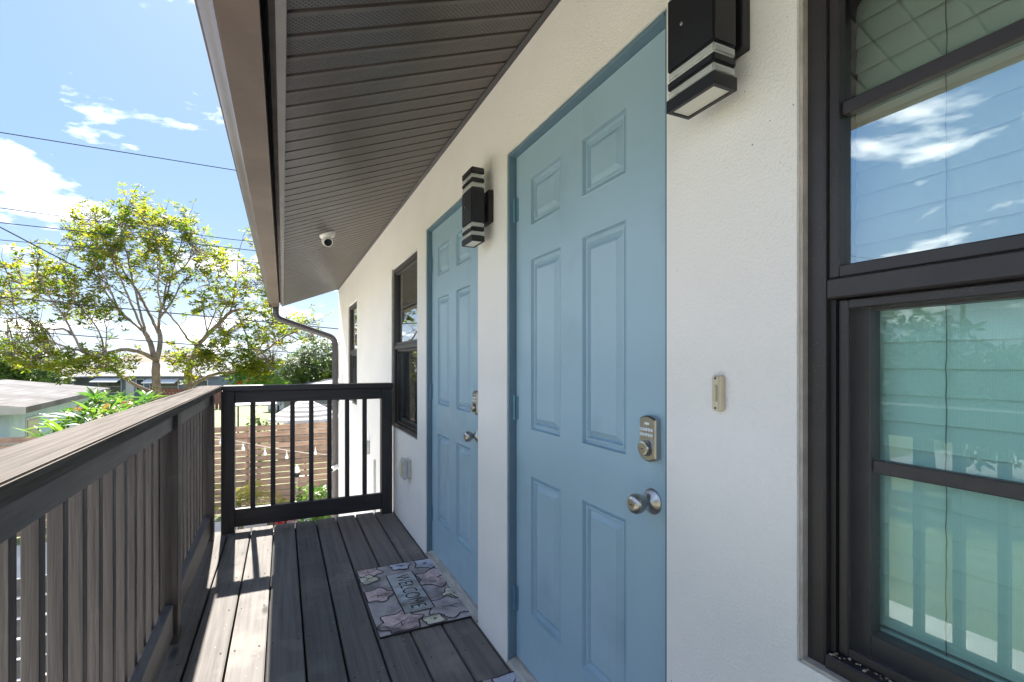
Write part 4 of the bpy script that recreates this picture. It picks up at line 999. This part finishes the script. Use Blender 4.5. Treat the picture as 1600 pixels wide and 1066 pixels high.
def Mloc(o, ex):
    ex = Vector((ex[0], ex[1], 0)).normalized(); ey = Vector((-ex.y, ex.x, 0))
    M = Matrix.Identity(4); M.col[0][:3] = ex; M.col[1][:3] = ey; M.col[2][:3] = (0, 0, 1); M.col[3][:3] = o; return M
def part(mb, name, m_, parent, M, **k):
    me = mb.mesh(name, m_, **k); return place(name, me, M, parent)
def window_at(parent, M, x0, x1, z0, z1, y=-.0, awning=False):
    mb = MB(); t = .07
    mb.box(x0 - t, x0, y - .06, y + .02, z0 - t, z1 + t); mb.box(x1, x1 + t, y - .06, y + .02, z0 - t, z1 + t); mb.box(x0, x1, y - .06, y + .02, z1, z1 + t); mb.box(x0, x1, y - .08, y + .02, z0 - t, z0); mb.box(x0, x1, y - .05, y + .0, (z0 + z1) / 2 - .02, (z0 + z1) / 2 + .02)
    w = part(mb, "window", M_sheetw, parent, M); mb = MB(); mb.box(x0, x1, y - .03, y - .02, z0, z1); part(mb, "pane", M_winglass, w, M)
    if awning:
        mb = MB(); mb.add([(x0 - .25, y - .02, z1 + .35), (x1 + .25, y - .02, z1 + .35), (x1 + .25, y - .95, z1 - .1), (x0 - .25, y - .95, z1 - .1), (x0 - .25, y - .02, z1 + .30), (x1 + .25, y - .02, z1 + .30), (x1 + .25, y - .95, z1 - .15), (x0 - .25, y - .95, z1 - .15)],
                            [(0, 1, 2, 3), (7, 6, 5, 4), (3, 2, 6, 7), (0, 3, 7, 4), (1, 5, 6, 2)]); part(mb, "awning", M_sheetw, w, M)
    return w
def gable_roof(mb, x0, x1, y0, y1, ze, zr, th=.12, along='x', ov=.35):
    """ridge along local x (or y)"""
    if along == 'x':
        ym = (y0 + y1) / 2; P = [(y0 - ov, ze), (ym, zr), (y1 + ov, ze), (y1 + ov, ze + th), (ym, zr + th), (y0 - ov, ze + th)]
        vs = [(x0 - ov, y, z) for y, z in P] + [(x1 + ov, y, z) for y, z in P]
    else:
        xm = (x0 + x1) / 2; P = [(x0 - ov, ze), (xm, zr), (x1 + ov, ze), (x1 + ov, ze + th), (xm, zr + th), (x0 - ov, ze + th)]
        vs = [(x, y0 - ov, z) for x, z in P] + [(x, y1 + ov, z) for x, z in P]
    n = 6; mb.add(vs, [(i, (i + 1) % n, n + (i + 1) % n, n + i) for i in range(n)] + [(0, 5, 4, 1), (1, 4, 3, 2), (6, 7, 10, 11), (7, 8, 9, 10)])
# A: white roofed pale blue house at the left
oA = Vector((-7.4, 20.6, Z0)); MA = Mloc(oA, (.995, .095))
hA = thing("white_roof_house", "low pale blue house with broad white roof at the left edge", "house", oA)
mb = MB(); mb.box(-8.6, -.5, .5, 13.2, 0, 2.45); part(mb, "wall", M_palewall, hA, MA)
mb = MB(); P = [(0, 2.42), (-4.2, 2.97), (-9.2, 2.42), (-9.2, 2.62), (-4.2, 3.17), (0, 2.62)]
mb.prism(P, 0, 13.7); part(mb, "roof", M_whiteroof, hA, MA)
mb = MB(); mb.prism([(x * 1.004 + .02, z) for x, z in [(0, 2.40), (-9.2, 2.40), (-9.2, 2.60), (-4.2, 3.14), (0, 2.60)]], -.03, -.002); part(mb, "fascia", M_sheetw, hA, MA)
mb = MB(); mb.box(-1.55, -.85, .455, .52, .9, 2.25); wv_ = part(mb, "window", M_sheetw, hA, MA)
mb = MB()
for k in range(9): mb.box(-1.48, -.92, .43, .452, .98 + k * .135, 1.10 + k * .135)
part(mb, "louvre", M_winglass, wv_, MA)
mb = MB(); mb.box(-.02, .02, 2.0, 3.4, .9, 2.1, 0, Matrix.Translation((-.49, 0, 0))); wv_ = part(mb, "window", M_sheetw, hA, MA); mb = MB(); mb.box(-.465, -.455, 2.1, 3.3, 1.0, 2.0); part(mb, "pane", M_winglass, wv_, MA)
# B: long slate blue house with pale roof
oB = at(180, 600, 50); oB.z = Z0; MBm = Mloc(oB, (C, -S))
hB = thing("slate_blue_house", "long slate blue house with pale grey roof behind the tree", "house", oB)
mb = MB(); mb.box(-6, 10.5, 0, 8, 0, 2.55); part(mb, "wall", M_bluewall, hB, MBm)
mb = MB(); gable_roof(mb, -6, 10.5, 0, 8, 2.55, 3.95); part(mb, "roof", M_lightroof, hB, MBm)
mb = MB(); gable_roof(mb, -10.3, -2.5, -3.0, 4, 2.55, 3.75, along='y'); part(mb, "carport_roof", M_lightroof, hB, MBm)
mb = MB(); mb.add([(-10.3, -2.95, 2.55), (-2.5, -2.95, 2.55), (-6.4, -2.95, 3.72), (-10.3, -2.85, 2.55), (-2.5, -2.85, 2.55), (-6.4, -2.85, 3.72)], [(0, 1, 2), (5, 4, 3), (0, 3, 4, 1)]); part(mb, "gable_board", M_sheetw, hB, MBm)
for x in (-10.0, -6.4, -2.8): mb = MB(); mb.box(x - .08, x + .08, -2.9, -2.74, 0, 2.55); part(mb, "carport_post", M_sheetw, hB, MBm)
mb = MB(); mb.box(-10.2, -6.0, 3.5, 3.7, 0, 2.5); part(mb, "carport_wall", M_bluewall, hB, MBm)
window_at(hB, MBm, -1.6, .6, 1.0, 2.2, awning=True); window_at(hB, MBm, 2.2, 2.9, 1.1, 2.3); window_at(hB, MBm, 3.6, 6.4, 1.0, 2.1, awning=True); window_at(hB, MBm, 8.0, 9.4, 1.0, 2.2)
mb = MB(); mb.box(1.1, 1.95, -.04, .01, 0.05, 2.1); part(mb, "door", M_sheetw, hB, MBm)
# tan roof behind
oT = at(235, 600, 66); oT.z = Z0; MT = Mloc(oT, (C, -S))
hT = thing("tan_roof_house", "house with tan shingled roof rising behind the pale grey roof", "house", oT)
mb = MB(); mb.box(-5.5, 6, 0, 8, 0, 3.0); part(mb, "wall", M_sheetw, hT, MT); mb = MB(); gable_roof(mb, -5.5, 6, 0, 8, 3.0, 5.2); part(mb, "roof", M_tanroof, hT, MT)
window_at(hT, MT, -3, -1.5, 1.1, 2.4)
# C: white house with brown garage at right
oC = at(440, 590, 42); oC.z = Z0; MC = Mloc(oC, (C, -S))
hC = thing("white_house", "small white house with sloped roof and brown garage door beside the hedge", "house", oC)
mb = MB(); mb.box(-1.2, 4.5, 0, 7, 0, 2.6); part(mb, "wall", M_sheetw, hC, MC)
mb = MB(); mb.prism([(-1.6, 2.50), (4.9, 4.15), (4.9, 4.32), (-1.6, 2.70)], -.5, 7.4); part(mb, "roof", M_whiteroof, hC, MC)
mb = MB(); mb.add([(-1.2, -.002, 2.6), (4.5, -.002, 2.6), (4.5, -.002, 4.05)], [(0, 1, 2)]); part(mb, "gable_board", M_sheetw, hC, MC, fix=False)
mb = MB(); mb.box(1.0, 3.3, -.05, .02, .02, 2.45); part(mb, "garage_door", M_browndoor, hC, MC)
# blue flat building behind C
oK = at(425, 590, 60); oK.z = Z0; MK = Mloc(oK, (C, -S))
hK = thing("flat_blue_building", "flat roofed slate building in the distance left of the hedge", "building", oK)
mb = MB(); mb.box(-3, 5.5, 0, 8, 0, 3.5); part(mb, "wall", M_bluewall, hK, MK); mb = MB(); mb.box(-3.3, 5.8, -.3, 8.3, 3.5, 3.75); part(mb, "roof", M_sheetw, hK, MK)
window_at(hK, MK, -1.5, 0, 1.2, 2.6); window_at(hK, MK, 2.0, 3.5, 1.2, 2.6)
# D: grey shingled house right behind the umbrella
oD = Vector((-.35, 24.5, Z0)); MD = Mloc(oD, (1, 0))
hD = thing("grey_shingle_house", "dark grey house with grey shingled roof behind the striped umbrella", "house", oD)
mb = MB(); mb.box(.4, 9, .3, 11, 0, 2.42); part(mb, "wall", M_greywall, hD, MD)
mb = MB(); P = [(0, 2.40), (4.7, 3.30), (9.4, 2.40), (9.4, 2.55), (4.7, 3.45), (0, 2.55)]; mb.prism(P, -.1, 11.4); part(mb, "roof", M_shingle, hD, MD)
mb = MB(); mb.add([(.4, .29, 2.40), (9, .29, 2.40), (4.7, .29, 3.24)], [(0, 1, 2)]); part(mb, "gable_board", M_greywall, hD, MD, fix=False)
mb = MB(); mb.prism([(-.02, 2.36), (4.7, 3.26), (9.42, 2.36), (9.42, 2.58), (4.7, 3.48), (-.02, 2.58)], -.14, -.102); part(mb, "fascia", M_sheetw, hD, MD)
window_at(hD, MD, 1.4, 2.6, 1.0, 2.0, y=.3)
# low white canopy beside it
oQ = at(392, 634, 26); oQ.z = Z0
t = thing("shade_canopy", "flat pale canopy roof on posts left of the striped umbrella", "canopy", oQ)
MQ = Mloc(oQ, (1, 0)); mb = MB(); mb.box(-.9, 1.4, 0, 3, 1.72, 1.80); part(mb, "canopy_roof", M_sheetw, t, MQ)
for x, y in ((-.8, .1), (1.3, .1), (-.8, 2.9), (1.3, 2.9)): mb = MB(); mb.box(x - .04, x + .04, y - .04, y + .04, 0, 1.72); part(mb, "post", M_black, t, MQ)

# ------------------------------------------------------------------ utility lines along the back lot line
def wire(pts, r, label, sag=.0):
    P = []
    for i in range(len(pts) - 1):
        for k in range(10):
            f = k / 10; P.append(pts[i].lerp(pts[i + 1], f) - Vector((0, 0, sag * 4 * f * (1 - f))))
    P.append(pts[-1]); mb = MB(); mb.tube(P, r, 5); o = mb.build("power_line", M_wire, None); setp(o, label, "power line", "utility lines over the back lot line"); return o
PXL, PXR, YL = -34.5, 24.0, 15.0
def line_through(u0, v0, u1, v1):
    a, b = on_Y(u0, v0, YL), on_Y(u1, v1, YL); s_ = (b.z - a.z) / (b.x - a.x)
    return [Vector((PXL, YL, a.z + s_ * (PXL - a.x) * .25)), a, b, Vector((PXR, YL, b.z + s_ * (PXR - b.x) * .25))]
wl = [(0, 207, 366, 266, .011, "highest power line crossing the blue sky above the tree"), (0, 325, 360, 374, .009, "power line passing just above the left clouds into the tree top"),
      (0, 348, 400, 392, .010, "second power line below the top pair, running into the tree"), (0, 375, 420, 412, .008, "thin power line crossing the middle of the tree crown"),
      (0, 464, 528, 514, .013, "thick low cable crossing the tree and ending behind the downspout"), (80, 521, 521, 556, .011, "lower cable in front of the far rooftops"), ]
for u0, v0, u1, v1, r, lb in wl: wire(line_through(u0, v0, u1, v1), r, lb)
wire([at(380, 556, 22), at(464, 568, 21), at(521, 582, 20), at(640, 610, 19)], .010, "short cable dropping across the round hedge beside the downspout")
e0 = on_Y(0, 355, YL); wire([Vector((PXL, YL, e0.z + 2.2)), e0, at(108, 411.5, 12.6), at(150, 431, 13.4), at(330, 556, 48)], .014, "dark sagging service cable running down through the tree crown")
for x, lb in ((PXL, "wooden utility pole beyond the left edge, mirrored in the window"), (PXR, "wooden utility pole hidden behind the house")):
    if x == PXR: 
        continue
    t = thing("utility_pole", lb, "utility pole", (x, YL, Z0)); mb = MB(); mb.tube([(x, YL, Z0 - .1), (x, YL, 7.6)], [.17, .12], 10); mb.build("pole", M_bark2, t, smooth=True)
    mb = MB(); mb.box(x - .06, x + .06, YL - 1.2, YL + 1.2, 6.7, 6.82); mb.build("cross_arm", M_bark2, t)

# ------------------------------------------------------------------ more trees: left edge, mirrored side yard, treeline
rnd = random.Random(77)
def shade_tree(x, y, h, w, label, n=900, ln=.24, m_leaf=M_leafD, group="trees around the neighbouring yards"):
    blobs = [((0, 0, h * .68), (w * .75, w * .75, h * .30))]
    for k in range(5):
        a = k * 1.256 + rnd.uniform(-.3, .3); blobs.append(((math.cos(a) * w * .55, math.sin(a) * w * .55, h * rnd.uniform(.45, .7)), (w * .5, w * .5, h * rnd.uniform(.18, .26))))
    return bushy("shade_tree", (x, y, Z0), h * .4, blobs, n, ln, m_leaf, M_bark2, rnd, label, "tree", group=group, trunk_r=.2)
p = at(-5, 580, 36); shade_tree(p.x, p.y, 6.6, 3.4, "dark leafy tree at the left edge behind the white roof", 1400, .3)
p = at(52, 580, 44); shade_tree(p.x, p.y, 4.4, 2.6, "low olive tree right of the dark tree at the left edge", 700, .3, M_leafF)
shade_tree(-15.5, 9.2, 6.4, 3.0, "dark tree in the side yard, mirrored at the window's left", 900, .28)
shade_tree(-19.0, 9.6, 4.9, 2.8, "mid green tree in the side yard, mirrored in the window's centre", 700, .28, M_leafH)
shade_tree(-17.0, 5.6, 5.0, 3.0, "pale green tree in the side yard, mirrored near the window's right", 700, .28, M_leafH)
shade_tree(-21.0, 4.0, 6.0, 3.2, "tall tree in the side yard beyond the window's reflection", 500, .3, M_leafF)
# treeline along the horizon
def treeline():
    V, Fc = [], []; rr = random.Random(5)
    for k in range(150):
        a = R(rr.uniform(-118, 48)); d = rr.uniform(120, 170); x, y = math.sin(a) * d, math.cos(a) * d; h = rr.uniform(3.2, 6.0); w = rr.uniform(4, 8)
        if a < R(-60): h += 2.0
        for i in range(110):
            dd = rdir(rr); q = Vector((x + dd.x * w, y + dd.y * w, Z0 + h * .5 + dd.z * h * .55)); cluster(V, Fc, q, rr, 3, 1.25, (dd + Vector((0, 0, .5))).normalized())
    o = place("distant_treeline", leaf_mesh("distant_treeline", V, Fc, M_leafF)); setp(o, "soft green band of trees along the horizon behind the rooftops", "treeline", kind="stuff")
treeline()
